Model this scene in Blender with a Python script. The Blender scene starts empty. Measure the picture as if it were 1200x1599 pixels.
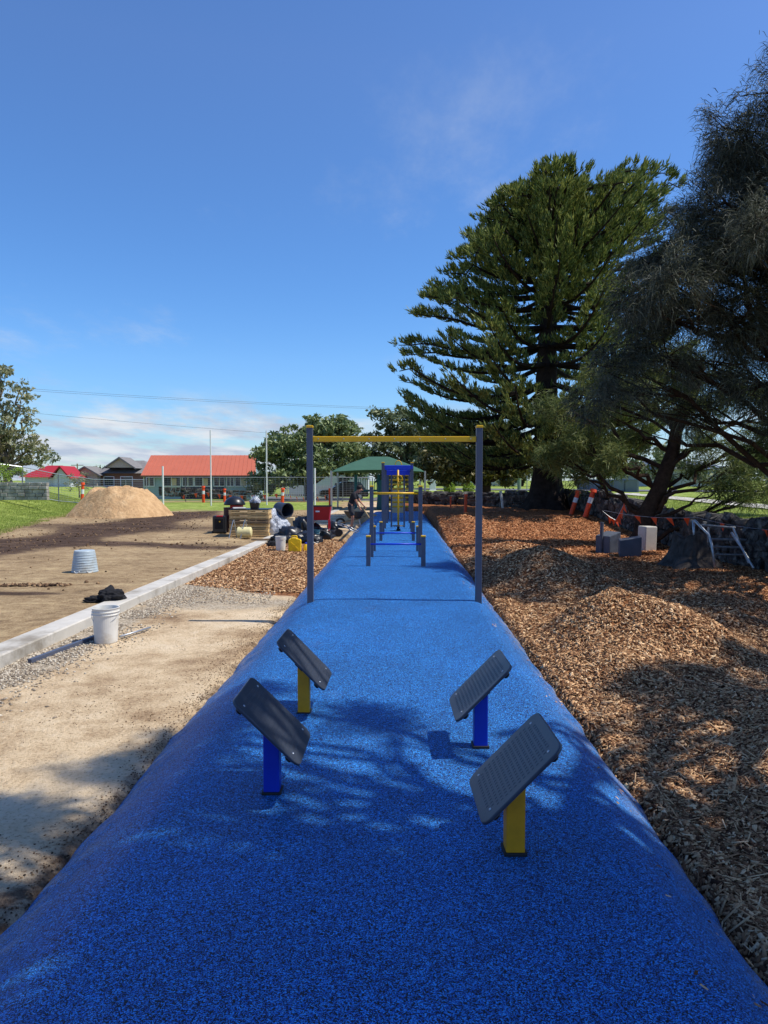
import bpy, bmesh, math, random
import numpy as np
from mathutils import Vector, Matrix, noise as mnoise

rng = np.random.default_rng(7)
random.seed(7)
COL = bpy.context.scene.collection
SC = bpy.context.scene
F, HC = 1110.0, 1.67
SUN_EL, SUN_AZ = math.radians(58), math.radians(-5)      # azimuth measured from +X
SUN = np.array([math.cos(SUN_EL)*math.cos(SUN_AZ), math.cos(SUN_EL)*math.sin(SUN_AZ), math.sin(SUN_EL)])

def at(px, py, d):
    return np.array([(px-600)/F*d, d, HC+(750-py)/F*d])

# ------------------------------------------------------------------ noise / terrain
_LAT = rng.random((8, 256, 256))
def vn(x, y, s, k=0):
    x = np.asarray(x, float)/s+37.3*k; y = np.asarray(y, float)/s+11.7*k
    xi = np.floor(x).astype(int); yi = np.floor(y).astype(int)
    fx = x-xi; fy = y-yi
    fx = fx*fx*(3-2*fx); fy = fy*fy*(3-2*fy)
    L = _LAT[k % 8]
    a = L[xi % 256, yi % 256]; b = L[(xi+1) % 256, yi % 256]
    c = L[xi % 256, (yi+1) % 256]; d = L[(xi+1) % 256, (yi+1) % 256]
    return (a*(1-fx)+b*fx)*(1-fy)+(c*(1-fx)+d*fx)*fy
def fbm(x, y, s, k=0):
    return (vn(x, y, s, k)*.5+vn(x, y, s*.5, k+1)*.27+vn(x, y, s*.25, k+2)*.15+vn(x, y, s*.125, k+3)*.08)
def ss(a, b, x):
    t = np.clip((np.asarray(x, float)-a)/(b-a), 0, 1)
    return t*t*(3-2*t)
def cen(y): return -.09+.022*np.asarray(y, float)
def kerbx(y): return -4.45+.034*np.asarray(y, float)
WALL = [(7.6, 3), (8.1, 9), (8.35, 15.4), (8.9, 24), (9.3, 33), (8.3, 38), (6.2, 41.3), (1.6, 44.5)]
def wallx(y): return np.interp(y, [p[1] for p in WALL], [p[0] for p in WALL])
def bankline(y):    # foot of the grass bank
    return np.interp(y, [0, 20, 26, 34, 46, 58, 70], [-11, -12.2, -13.9, -16.0, -18.6, -23, -27])
def g2(x, y, x0, y0, sx, sy): return np.exp(-((x-x0)/sx)**2-((y-y0)/sy)**2)
def H(x, y):
    x = np.asarray(x, float); y = np.asarray(y, float)
    c = cen(y)
    # left side
    zl = -.31+.03*(fbm(x, y, .9, 1)-.5)
    fld = -.2+.05*(fbm(x, y, 1.6, 2)-.5)+.09*(fbm(x, y, .55, 3)-.5)*ss(15, 22, y)*ss(60, 50, y)
    zl = zl+(fld-zl)*ss(0, .12, kerbx(y)-.12-x)
    zl = np.where((y > 16) & (x > kerbx(y)), zl+ss(16, 24, y)*.1, zl)
    b = ss(0, 7.5, bankline(y)-x)
    zl = zl+b*(1.12+.1*fbm(x, y, 4, 2))
    zl = zl+ss(72, 110, y)*.25
    # right side: mulch mounds
    e = x-(c+1.5)
    zr = -.26+.45*ss(20, 33, y)
    m = .56*g2(x, y, 2.75, 8.5, .75, .62)+.42*g2(x, y, 3.35, 7.75, .6, .6)+.2*g2(x, y, 2.3, 7.2, .8, .9)+.62*g2(x, y, 3.0, 13.6, 1.1, 1.3)+.22*g2(x, y, 4.4, 9.0, .6, .9)
    m += .42*g2(x, y, 2.9, 25.5, 1.1, 2.6)+.3*g2(x, y, 3.4, 18.6, 1.0, 1.3)+.25*g2(x, y, 4.7, 10.6, 1.0, .9)+.16*g2(x, y, 3.2, 4.6, .9, 1.1)
    zr = zr+m*ss(0, .75, e)+.16*(fbm(x, y, 1.1, 4)-.5)*ss(0, .5, e)+.05*(vn(x, y, .22, 5)-.5)*ss(0, .3, e)
    zr = zr+.2*g2(x, y, 7.7, 34, 2, 2)
    out = ss(0, .5, x-wallx(y)-.25)*np.where(y < 46, 1, 1)
    out = np.maximum(out*ss(46.5, 44, y), ss(43, 47, y)*ss(-1, 2.5, x))
    zr = zr+(.68+.0035*np.clip(y-20, 0, 80)-zr)*out
    w = ss(-.3, .3, x-c)
    z = zl*(1-w)+zr*w
    # flat bed below the rubber
    ins = ss(1.66, 1.5, np.abs(x-c-(-.04)))*ss(39.5, 38.6, y)
    return z*(1-ins)+(-.42)*ins

# ------------------------------------------------------------------ mesh builder
class MB:
    def __init__(s): s.v = []; s.f = []; s.n = 0
    def add(s, v, f):
        v = np.asarray(v, float).reshape(-1, 3)
        s.v.append(v); s.f += [tuple(int(i)+s.n for i in q) for q in f]; s.n += len(v); return s
    def box(s, c, d, R=None):
        x, y, z = np.array(d)/2
        P = np.array([[-x,-y,-z],[x,-y,-z],[x,y,-z],[-x,y,-z],[-x,-y,z],[x,-y,z],[x,y,z],[-x,y,z]])
        if R is not None: P = P@np.array(R).T
        return s.add(P+np.array(c), [(0,3,2,1),(4,5,6,7),(0,1,5,4),(1,2,6,5),(2,3,7,6),(3,0,4,7)])
    def tube(s, pts, r, n=8, caps=True):
        pts = np.asarray(pts, float); m = len(pts)
        r = np.broadcast_to(np.asarray(r, float), (m,))
        t = np.gradient(pts, axis=0); t /= np.linalg.norm(t, axis=1)[:, None]+1e-9
        up = np.array([0, 0, 1.]) if abs(t[0][2]) < .9 else np.array([1., 0, 0])
        a = np.cross(t[0], up); a /= np.linalg.norm(a)
        V = []
        for i in range(m):
            a = a-t[i]*a.dot(t[i]); a /= np.linalg.norm(a)+1e-9
            b = np.cross(t[i], a)
            th = np.arange(n)*2*math.pi/n
            V.append(pts[i]+r[i]*(np.cos(th)[:, None]*a+np.sin(th)[:, None]*b))
        f = []
        for i in range(m-1):
            for j in range(n):
                k = (j+1) % n
                f.append((i*n+j, i*n+k, (i+1)*n+k, (i+1)*n+j))
        if caps: f += [tuple(range(n))[::-1], tuple(range((m-1)*n, m*n))]
        return s.add(np.concatenate(V), f)
    def cyl(s, p0, p1, r0, r1=None, n=12): return s.tube([p0, p1], [r0, r0 if r1 is None else r1], n)
    def lathe(s, c, prof, n=24, R=None):
        th = np.arange(n)*2*math.pi/n; V = []
        for r, z in prof: V.append(np.stack([r*np.cos(th), r*np.sin(th), np.full(n, z)], 1))
        V = np.concatenate(V)
        if R is not None: V = V@np.array(R).T
        f = [(i*n+j, i*n+(j+1) % n, (i+1)*n+(j+1) % n, (i+1)*n+j) for i in range(len(prof)-1) for j in range(n)]
        return s.add(V+np.array(c), f)
    def quad(s, a, b, c, d): return s.add([a, b, c, d], [(0, 1, 2, 3)])
    def prism(s, poly, h0, h1, axis='z'):
        n = len(poly); P = np.array(poly, float)
        def mk(h):
            if axis == 'z': return np.column_stack([P[:, 0], P[:, 1], np.full(n, h)])
            if axis == 'y': return np.column_stack([P[:, 0], np.full(n, h), P[:, 1]])
            return np.column_stack([np.full(n, h), P[:, 0], P[:, 1]])
        return s.add(np.concatenate([mk(h0), mk(h1)]), [tuple(range(n))[::-1], tuple(range(n, 2*n))]+[(i, (i+1) % n, n+(i+1) % n, n+i) for i in range(n)])

def raw(name, V, Fq, mat, parent=None, smooth=False, origin=None):
    me = bpy.data.meshes.new(name)
    V = np.asarray(V, float)
    if origin is not None: V = V-np.array(origin)
    me.from_pydata(V.tolist(), [], Fq if isinstance(Fq, list) else Fq.tolist())
    if mat: me.materials.append(mat)
    if smooth: me.shade_smooth()
    me.update()
    o = bpy.data.objects.new(name, me); COL.objects.link(o)
    if parent is not None: o.parent = parent
    elif origin is not None: o.location = origin
    return o
def arr(name, V, idx, mat, parent=None, smooth=False, origin=None):
    """fast build: V (N,3), idx (M,k)"""
    me = bpy.data.meshes.new(name); V = np.asarray(V, np.float32)
    if origin is not None: V = V-np.array(origin, np.float32)
    M, k = idx.shape
    me.vertices.add(len(V)); me.vertices.foreach_set('co', V.ravel())
    me.loops.add(M*k); me.loops.foreach_set('vertex_index', idx.astype(np.int32).ravel())
    me.polygons.add(M); me.polygons.foreach_set('loop_start', np.arange(0, M*k, k, dtype=np.int32))
    me.polygons.foreach_set('loop_total', np.full(M, k, np.int32))
    if smooth: me.polygons.foreach_set('use_smooth', np.ones(M, bool))
    me.update(calc_edges=True); me.validate()
    if mat: me.materials.append(mat)
    o = bpy.data.objects.new(name, me); COL.objects.link(o)
    if parent is not None: o.parent = parent
    elif origin is not None: o.location = origin
    return o
def tag(o, label=None, cat=None, group=None, kind=None):
    for k, v in (('label', label), ('category', cat), ('group', group), ('kind', kind)):
        if v: o[k] = v
    return o
def thing(name, label, cat, loc, group=None):
    o = bpy.data.objects.new(name, None); COL.objects.link(o); o.location = tuple(loc)
    return tag(o, label, cat, group)
def fin(o, bevel=0, smooth=False):
    if bevel:
        m = o.modifiers.new('b', 'BEVEL'); m.width = bevel; m.segments = 2; m.limit_method = 'ANGLE'
        m.angle_limit = math.radians(40)
    if smooth:
        o.data.shade_smooth()
    return o
def part(name, mb, mat, parent, bevel=0, smooth=False, label=None):
    """vertices in world coordinates, stored relative to the thing they belong to"""
    loc = np.zeros(3); p = parent
    while p is not None: loc = loc+np.array(p.location); p = p.parent
    o = raw(name, np.concatenate(mb.v)-loc, mb.f, mat, parent)
    if label: o['label'] = label
    return fin(o, bevel, smooth)
def single(name, mb, mat, label, cat, group=None, bevel=0, smooth=False):
    V = np.concatenate(mb.v); o = [float((V[:, 0].min()+V[:, 0].max())/2), float((V[:, 1].min()+V[:, 1].max())/2), float(V[:, 2].min())]
    return tag(fin(raw(name, V, mb.f, mat, origin=o), bevel, smooth), label, cat, group)
def dup(root, loc, label=None, rotz=None):
    r = root.copy(); COL.objects.link(r); r.location = tuple(loc)
    if rotz is not None: r.rotation_euler.z = rotz
    if label: r['label'] = label
    def rec(a, b):
        for ch in a.children:
            c = ch.copy(); COL.objects.link(c); c.parent = b; rec(ch, c)
    rec(root, r); return r
def rotY(a): c, s = math.cos(a), math.sin(a); return np.array([[c, 0, s], [0, 1, 0], [-s, 0, c]])
def rotZ(a): c, s = math.cos(a), math.sin(a); return np.array([[c, -s, 0], [s, c, 0], [0, 0, 1]])
def rotX(a): c, s = math.cos(a), math.sin(a); return np.array([[1, 0, 0], [0, c, -s], [0, s, c]])

# ------------------------------------------------------------------ materials
def lin(c):
    return tuple(((v/255)/12.92 if v/255 <= .04045 else ((v/255+.055)/1.055)**2.4) for v in c)
class NT:
    def __init__(s, name):
        s.m = bpy.data.materials.new(name); s.m.use_nodes = True
        s.t = s.m.node_tree; s.b = s.t.nodes['Principled BSDF']; s.out = s.t.nodes['Material Output']
        s.co = None
    def n(s, typ, **kw):
        nd = s.t.nodes.new(typ)
        for k, v in kw.items():
            if hasattr(nd, k): setattr(nd, k, v)
            else: nd.inputs[k.replace('_', ' ')].default_value = v
        return nd
    def l(s, a, b): s.t.links.new(a, b)
    def coord(s):
        if s.co is None: s.co = s.n('ShaderNodeTexCoord')
        return s.co.outputs['Object']
    def noise(s, scale, detail=4, rough=.55, vec=None, dist=0):
        n = s.n('ShaderNodeTexNoise'); n.inputs['Scale'].default_value = scale; n.inputs['Detail'].default_value = detail
        n.inputs['Roughness'].default_value = rough; n.inputs['Distortion'].default_value = dist
        s.l(vec or s.coord(), n.inputs['Vector']); return n.outputs['Fac']
    def ramp(s, fac, stops, interp='LINEAR'):
        r = s.n('ShaderNodeValToRGB'); r.color_ramp.interpolation = interp
        e = r.color_ramp.elements
        while len(e) < len(stops): e.new(.5)
        for i, (p, c) in enumerate(stops):
            e[i].position = p; e[i].color = (*c, 1) if len(c) == 3 else c
        s.l(fac, r.inputs[0]); return r.outputs[0]
    def mix(s, fac, a, b, mode='MIX'):
        m = s.n('ShaderNodeMix', data_type='RGBA', blend_type=mode)
        for inp, v in ((m.inputs[0], fac), (m.inputs[6], a), (m.inputs[7], b)):
            if hasattr(v, 'is_linked'): s.l(v, inp)
            elif isinstance(v, (int, float)): inp.default_value = v
            else: inp.default_value = (*v, 1)
        return m.outputs[2]
    def math(s, op, a, b=0, clamp=False):
        m = s.n('ShaderNodeMath', operation=op, use_clamp=clamp)
        for inp, v in ((m.inputs[0], a), (m.inputs[1], b)):
            if hasattr(v, 'is_linked'): s.l(v, inp)
            else: inp.default_value = v
        return m.outputs[0]
    def bump(s, h, strength=.3, dist=.01):
        b = s.n('ShaderNodeBump'); b.inputs['Strength'].default_value = strength; b.inputs['Distance'].default_value = dist
        s.l(h, b.inputs['Height']); s.l(b.outputs[0], s.b.inputs['Normal']); return b
    def color(s, c):
        if hasattr(c, 'is_linked'): s.l(c, s.b.inputs['Base Color'])
        else: s.b.inputs['Base Color'].default_value = (*c, 1)
    def set(s, rough=.6, metal=0, spec=.5):
        s.b.inputs['Roughness'].default_value = rough; s.b.inputs['Metallic'].default_value = metal
        s.b.inputs['Specular IOR Level'].default_value = spec; return s

def simple(name, c, rough=.6, metal=0, var=.12, scale=6, bump=.1, spec=.4, dirt=None):
    t = NT(name); c = np.array(c)
    f = t.noise(scale, 5, .6)
    col = t.ramp(f, [(.3, tuple(c*(1-var))), (.7, tuple(np.minimum(c*(1+var), 1)))])
    if dirt is not None:
        f2 = t.noise(scale*.35, 6, .7)
        col = t.mix(t.ramp(f2, [(.5, (0, 0, 0)), (.68, (1, 1, 1))]), col, dirt)
    t.color(col); t.set(rough, metal, spec)
    if bump: t.bump(t.noise(scale*12, 3), bump, .004)
    return t.m

def leafmat(name, cols, trans=.35, rough=.6, nscale=.8, tip=None):
    t = NT(name)
    isl = t.n('ShaderNodeNewGeometry').outputs['Random Per Island']
    n = t.noise(nscale, 3)
    v = t.math('ADD', t.math('MULTIPLY', isl, .55), t.math('MULTIPLY', n, .5))
    k = len(cols)
    col = t.ramp(v, [(.15+.65*i/(k-1), c) for i, c in enumerate(cols)])
    t.color(col); t.set(rough, 0, .25)
    tr = t.n('ShaderNodeBsdfTranslucent'); t.l(col, tr.inputs['Color'])
    mx = t.n('ShaderNodeMixShader'); mx.inputs[0].default_value = trans
    t.l(t.b.outputs[0], mx.inputs[1]); t.l(tr.outputs[0], mx.inputs[2]); t.l(mx.outputs[0], t.out.inputs[0])
    return t.m

def m_rubber():
    t = NT('blue_rubber_granules')
    v = t.n('ShaderNodeTexVoronoi'); v.inputs['Scale'].default_value = 260; t.l(t.coord(), v.inputs['Vector'])
    sep = t.n('ShaderNodeSeparateColor'); t.l(v.outputs['Color'], sep.inputs[0])
    col = t.ramp(sep.outputs[0], [(0, (.002, .004, .012)), (.36, (.003, .007, .022)), (.42, (.004, .062, .31)), (.64, (.010, .17, .63)), (1, (.06, .42, .98))])
    v2 = t.n('ShaderNodeTexVoronoi'); v2.inputs['Scale'].default_value = 85; t.l(t.coord(), v2.inputs['Vector'])
    s2 = t.n('ShaderNodeSeparateColor'); t.l(v2.outputs['Color'], s2.inputs[0])
    col = t.mix(1, col, t.ramp(s2.outputs[0], [(.0, (.55, .55, .6)), (.5, (1, 1, 1)), (1, (1.35, 1.3, 1.2))]), 'MULTIPLY')
    big = t.noise(.9, 6, .6)
    col = t.mix(1, col, t.ramp(big, [(.3, (.80, .80, .80)), (.7, (1.12, 1.12, 1.12))]), 'MULTIPLY')
    # pale dust trodden in along the foot of the slopes and in faint scuffs
    zz = t.n('ShaderNodeSeparateXYZ'); t.l(t.coord(), zz.inputs[0])
    dr = t.n('ShaderNodeMapRange'); dr.inputs['From Min'].default_value = -.10; dr.inputs['From Max'].default_value = -.32; t.l(zz.outputs['Z'], dr.inputs[0])
    dn = t.math('MULTIPLY', t.ramp(t.noise(7, 6, .7), [(.42, (0, 0, 0)), (.62, (1, 1, 1))]), dr.outputs[0])
    sc_ = t.math('MULTIPLY', t.ramp(t.noise(1.7, 7, .72), [(.58, (0, 0, 0)), (.74, (1, 1, 1))]), .10)
    col = t.mix(t.math('MULTIPLY', t.math('MAXIMUM', dn, sc_), .55), col, lin((190, 170, 140)))
    t.color(col); t.set(.55, 0, .35)
    h = t.math('SUBTRACT', 1, v.outputs['Distance'])
    h2 = t.math('ADD', h, t.math('MULTIPLY', t.noise(40, 3), 1.2))
    t.bump(h2, .75, .006)
    return t.m

def m_ground():
    t = NT('ground_soils')
    def A(n):
        a = t.n('ShaderNodeAttribute', attribute_name=n); return a.outputs['Fac']
    co = t.coord()
    n1 = t.noise(.8, 6, .65); n2 = t.noise(5, 6, .7); n3 = t.noise(38, 4, .7); n4 = t.noise(160, 2, .6)
    # streaky noise for graded soil
    mp = t.n('ShaderNodeMapping'); mp.inputs['Scale'].default_value = (.7, 1.5, 1); mp.inputs['Rotation'].default_value = (0, 0, .12); t.l(co, mp.inputs['Vector'])
    st = t.noise(1.4, 7, .68, mp.outputs[0])
    def mm(a, b, k=.5): return t.math('ADD', t.math('MULTIPLY', a, 1-k), t.math('MULTIPLY', b, k))
    fine = mm(n2, n3, .5)
    sand = t.ramp(mm(n1, fine, .4), [(.37, lin((132, 106, 80))), (.45, lin((182, 156, 122))), (.52, lin((212, 188, 152))), (.62, lin((226, 206, 174)))])
    sand = t.mix(t.ramp(n3, [(.30, (.8, .8, .8)), (.44, (0, 0, 0))]), sand, lin((128, 104, 78)))
    dirt = t.ramp(mm(mm(st, n1, .4), fine, .6), [(.38, lin((98, 80, 58))), (.48, lin((150, 126, 94))), (.58, lin((190, 166, 126)))])
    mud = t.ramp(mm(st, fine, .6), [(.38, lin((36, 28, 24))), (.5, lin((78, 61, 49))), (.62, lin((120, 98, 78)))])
    grass = t.ramp(mm(n1, fine, .6), [(.36, lin((76, 92, 36))), (.48, lin((124, 142, 58))), (.6, lin((168, 176, 96)))])
    vo = t.n('ShaderNodeTexVoronoi'); vo.inputs['Scale'].default_value = 55; t.l(co, vo.inputs['Vector'])
    sp = t.n('ShaderNodeSeparateColor'); t.l(vo.outputs['Color'], sp.inputs[0])
    gravel = t.ramp(mm(sp.outputs[0], n2, .4), [(.2, lin((118, 106, 90))), (.5, lin((172, 156, 132))), (.75, lin((204, 190, 166)))])
    vc = t.n('ShaderNodeTexVoronoi'); vc.inputs['Scale'].default_value = 30
    mp2 = t.n('ShaderNodeMapping'); mp2.inputs['Scale'].default_value = (1, .55, 1); mp2.inputs['Rotation'].default_value = (0, 0, .7)
    dn = t.n('ShaderNodeTexNoise'); dn.inputs['Scale'].default_value = 9; t.l(co, dn.inputs['Vector'])
    va = t.n('ShaderNodeVectorMath', operation='MULTIPLY_ADD'); t.l(dn.outputs['Color'], va.inputs[0]); va.inputs[1].default_value = (.25, .25, .25); t.l(co, va.inputs[2])
    t.l(va.outputs[0], mp2.inputs['Vector']); t.l(mp2.outputs[0], vc.inputs['Vector'])
    sc = t.n('ShaderNodeSeparateColor'); t.l(vc.outputs['Color'], sc.inputs[0])
    mulch = t.ramp(mm(sc.outputs[0], n1, .35), [(.15, lin((48, 30, 20))), (.4, lin((108, 68, 42))), (.62, lin((150, 98, 60))), (.85, lin((186, 134, 88)))])
    mulch = t.mix(A('rust'), mulch, t.ramp(mm(sc.outputs[0], n2, .4), [(.2, lin((70, 42, 26))), (.5, lin((144, 88, 52))), (.8, lin((186, 122, 76)))]))
    def blend(base, col, name, nz, k=.5):
        f = t.math('ADD', A(name), t.math('MULTIPLY', t.math('SUBTRACT', nz, .5), k*2))
        f = t.math('SMOOTH_MIN', 1, f) if False else f
        r = t.n('ShaderNodeMapRange', interpolation_type='SMOOTHSTEP'); r.inputs['From Min'].default_value = .32; r.inputs['From Max'].default_value = .68
        t.l(f, r.inputs[0]); return t.mix(r.outputs[0], base, col)
    c = blend(dirt, sand, 'sand', fine)
    c = blend(c, gravel, 'gravel', fine, .8)
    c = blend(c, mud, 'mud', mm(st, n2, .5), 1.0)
    c = blend(c, grass, 'grass', fine, .7)
    c = blend(c, mulch, 'mulch', n2, .25)
    t.color(c); t.set(.92, 0, .12)
    hgt = t.math('ADD', t.math('MULTIPLY', n2, 1.2), t.math('ADD', t.math('MULTIPLY', n3, .7), t.math('MULTIPLY', n4, .25)))
    t.bump(hgt, .9, .03)
    return t.m

M = {}
M['rubber'] = m_rubber()
M['ground'] = m_ground()
M['post'] = simple('slate_powder_coat', lin((78, 84, 100)), .42, 0, .06, 9, .05)
M['yellow'] = simple('yellow_paint', lin((222, 172, 22)), .38, 0, .06, 9, .05)
M['yellowdk'] = simple('ochre_post_paint', lin((214, 150, 22)), .45, 0, .10, 12, .08)
M['bluep'] = simple('blue_post_paint', lin((12, 50, 178)), .4, 0, .08, 9, .05)
M['bluebar'] = simple('blue_bar_paint', lin((22, 60, 200)), .4, 0, .08, 9, .05)
M['steel'] = simple('galvanised_steel', lin((170, 174, 178)), .4, .7, .12, 14, .1)
M['bolt'] = simple('bolt_steel', lin((190, 192, 196)), .3, .9, .05, 30, 0)
M['plate'] = simple('moulded_rubber_plate', lin((52, 58, 70)), .38, 0, .16, 5, .12, .5)
M['blackr'] = simple('black_rubber', (.012, .012, .014), .6, 0, .2, 8, .1)
M['blackpl'] = simple('black_plastic', (.012, .013, .016), .35, 0, .2, 5, .1, .5)
M['blackcl'] = simple('black_cloth', (.010, .010, .012), .9, 0, .3, 12, .5)
M['conc'] = simple('weathered_concrete', lin((192, 187, 176)), .85, 0, .10, 3, .5, .2, lin((140, 132, 118)))
M['concdk'] = simple('grey_concrete_block', lin((84, 90, 100)), .8, 0, .15, 5, .4, .2)
M['white'] = simple('white_plastic', lin((214, 212, 204)), .45, 0, .05, 7, .05, .4, lin((188, 180, 164)))
M['whitep'] = simple('white_paint', lin((226, 226, 222)), .5, 0, .05, 3, .03)
M['greytub'] = simple('pale_grey_tub_plastic', lin((168, 182, 188)), .5, 0, .06, 6, .05, .4, lin((150, 150, 142)))
M['wood'] = simple('pallet_timber', lin((206, 176, 126)), .8, 0, .22, 5, .4, .2)
M['wooddk'] = simple('weathered_timber', lin((140, 118, 92)), .85, 0, .25, 5, .4, .2)
M['bark'] = simple('rough_bark', lin((62, 48, 38)), .95, 0, .45, 7, .9, .1)
M['barkp'] = simple('pale_bark', lin((120, 106, 90)), .9, 0, .35, 5, .7, .1)
M['barkn'] = simple('conifer_bark', lin((50, 42, 38)), .95, 0, .5, 4, 1, .1)
M['red'] = simple('red_enamel', lin((182, 26, 32)), .4, 0, .1, 6, .05)
M['orange'] = simple('orange_plastic', lin((236, 82, 34)), .55, 0, .06, 8, .05)
M['yellowj'] = simple('yellow_can_plastic', lin((236, 196, 20)), .45, 0, .06, 8, .05)
M['teal'] = simple('teal_plastic', lin((16, 96, 104)), .5, 0, .1, 3, .05)
M['tealb'] = simple('teal_bucket_plastic', lin((58, 106, 122)), .5, 0, .1, 3, .05)
M['sail'] = simple('green_shade_cloth', lin((66, 100, 84)), .9, 0, .08, 2, .2, .1)
M['roofred'] = simple('orange_red_metal_roof', lin((188, 104, 80)), .6, 0, .05, 1, .02, .2)
M['roofmar'] = simple('maroon_metal_roof', lin((164, 44, 52)), .6, 0, .08, 1, .05, .2)
M['rooftile'] = simple('charcoal_tile_roof', lin((126, 122, 118)), .85, 0, .14, 3, .4, .2)
M['wallaqua'] = simple('pale_aqua_wall', lin((150, 172, 172)), .8, 0, .05, 2, .05, .2)
M['wallnavy'] = simple('navy_cladding', lin((44, 54, 70)), .7, 0, .08, 2, .05, .2)
M['wallwhite'] = simple('white_weatherboard', lin((206, 210, 214)), .8, 0, .04, 2, .05, .2)
M['wallcream'] = simple('cream_brick', lin((190, 178, 156)), .85, 0, .1, 6, .1, .2)
M['brick'] = simple('brown_brick', lin((128, 96, 78)), .9, 0, .15, 8, .2, .2)
M['corr'] = simple('grey_corrugated_steel', lin((120, 130, 140)), .5, .3, .08, 2, .05)
M['timberpost'] = simple('green_treated_pole', lin((128, 150, 112)), .8, 0, .12, 3, .2)
M['asphalt'] = simple('road_asphalt', (.14, .14, .145), .9, 0, .15, 3, .3, .2)
M['wire'] = simple('dark_wire', (.12, .12, .13), .6, 0, .1, 5, 0)
M['car'] = simple('dark_car_paint', (.012, .014, .018), .25, .2, .1, 2, 0, .6)
M['carlt'] = simple('silver_car_paint', lin((150, 156, 164)), .3, .4, .1, 2, 0, .6)
M['skin'] = simple('skin', lin((176, 122, 94)), .6, 0, .05, 10, .05)
M['hair'] = simple('dark_hair', (.012, .009, .007), .7, 0, .2, 30, .3)
M['shirt'] = simple('black_shirt_cloth', (.014, .015, .019), .9, 0, .2, 9, .3)
M['shorts'] = simple('charcoal_shorts_cloth', (.030, .031, .036), .9, 0, .2, 9, .3)
M['shoe'] = simple('black_boot', (.012, .011, .010), .7, 0, .2, 9, .2)
M['rope'] = simple('cream_cable', lin((216, 204, 150)), .7, 0, .12, 20, .3)
M['card'] = simple('cardboard', lin((204, 182, 140)), .9, 0, .08, 5, .1)
M['stump'] = simple('grey_weathered_stump', lin((74, 68, 64)), .95, 0, .4, 8, 1, .1)
t = NT('window_glass'); t.color((.03, .04, .05)); t.set(.08, 0, .8); M['glass'] = t.m
t = NT('plastic_sheet'); t.color(t.ramp(t.noise(5, 5), [(.35, lin((130, 140, 154))), (.65, lin((196, 202, 212)))])); t.set(.25, 0, .6); t.bump(t.noise(9, 5, .7), 1, .05); M['sheet'] = t.m
# dry stone wall
t = NT('bluestone_drywall')
v = t.n('ShaderNodeTexVoronoi'); v.inputs['Scale'].default_value = 3.4; t.l(t.coord(), v.inputs['Vector'])
sp = t.n('ShaderNodeSeparateColor'); t.l(v.outputs['Color'], sp.inputs[0])
t.color(t.mix(t.ramp(t.noise(3, 6, .7), [(.5, (0, 0, 0)), (.66, (.7, .7, .7))]), t.ramp(sp.outputs[0], [(0, (.025, .023, .022)), (1, (.09, .082, .075))]), lin((150, 146, 136))))
t.set(.95, 0, .1); t.bump(t.noise(14, 6, .7), 1, .04); M['stone'] = t.m
t = NT('pale_block_stone'); t.color(t.ramp(t.noise(2.2, 6, .7), [(.3, lin((120, 116, 108))), (.7, lin((186, 182, 170)))])); t.set(.9, 0, .2); t.bump(t.noise(20, 4), .6, .02); M['block'] = t.m
# sand pile
t = NT('builders_sand'); t.color(t.ramp(t.noise(2.2, 8, .7), [(.3, lin((176, 138, 98))), (.55, lin((212, 174, 128))), (.7, lin((222, 190, 146)))])); t.set(.95, 0, .1); t.bump(t.noise(7, 8, .7), 1, .12); M['sandpile'] = t.m
# wood chips
t = NT('wood_chips'); isl = t.n('ShaderNodeNewGeometry').outputs['Random Per Island']
a = t.n('ShaderNodeAttribute', attribute_name='rust').outputs['Fac']
c1 = t.ramp(isl, [(0, lin((62, 40, 28))), (.28, lin((124, 86, 58))), (.58, lin((180, 136, 96))), (.88, lin((220, 178, 130))), (1, lin((236, 204, 160)))])
c2 = t.ramp(isl, [(0, lin((68, 42, 28))), (.4, lin((158, 102, 64))), (1, lin((216, 152, 102)))])
t.color(t.mix(a, c1, c2)); t.set(.85, 0, .15); M['chips'] = t.m
t = NT('pebbles'); isl = t.n('ShaderNodeNewGeometry').outputs['Random Per Island']
t.color(t.ramp(isl, [(0, lin((112, 100, 86))), (.5, lin((164, 150, 130))), (1, lin((206, 196, 176)))])); t.set(.85, 0, .2); M['pebble'] = t.m
t = NT('soil_crumbs'); isl = t.n('ShaderNodeNewGeometry').outputs['Random Per Island']
t.color(t.ramp(isl, [(0, lin((52, 40, 32))), (.5, lin((98, 76, 58))), (1, lin((158, 130, 98)))])); t.set(.95, 0, .1); M['crumb'] = t.m
M['leaf_norfolk'] = leafmat('norfolk_foliage', [lin((34, 50, 27)), lin((90, 108, 52)), lin((160, 165, 88))], .22, .55, .35)
M['leaf_she'] = leafmat('sheoak_foliage', [lin((30, 34, 30)), lin((66, 72, 60)), lin((118, 122, 102))], .25, .6, 1.2)
M['leaf_pine'] = leafmat('pine_foliage', [lin((44, 58, 30)), lin((92, 106, 52)), lin((146, 150, 86))], .3, .55, 1.0)
M['leaf_myrtle'] = leafmat('myrtle_foliage', [lin((56, 70, 40)), lin((106, 122, 74)), lin((160, 170, 118))], .2, .5, .5)
M['leaf_fig'] = leafmat('fig_foliage', [lin((34, 42, 22)), lin((86, 86, 44)), lin((148, 134, 82))], .2, .45, .8)
M['leaf_gum'] = leafmat('gum_foliage', [lin((84, 90, 60)), lin((134, 136, 98)), lin((180, 176, 138))], .3, .5, .8)
M['leaf_far'] = leafmat('far_foliage', [lin((58, 70, 48)), lin((98, 110, 74)), lin((142, 146, 106))], .2, .6, .4)
M['leaf_grass'] = leafmat('grass_blades', [lin((92, 110, 40)), lin((140, 156, 66)), lin((184, 188, 110))], .4, .6, .5)
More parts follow.
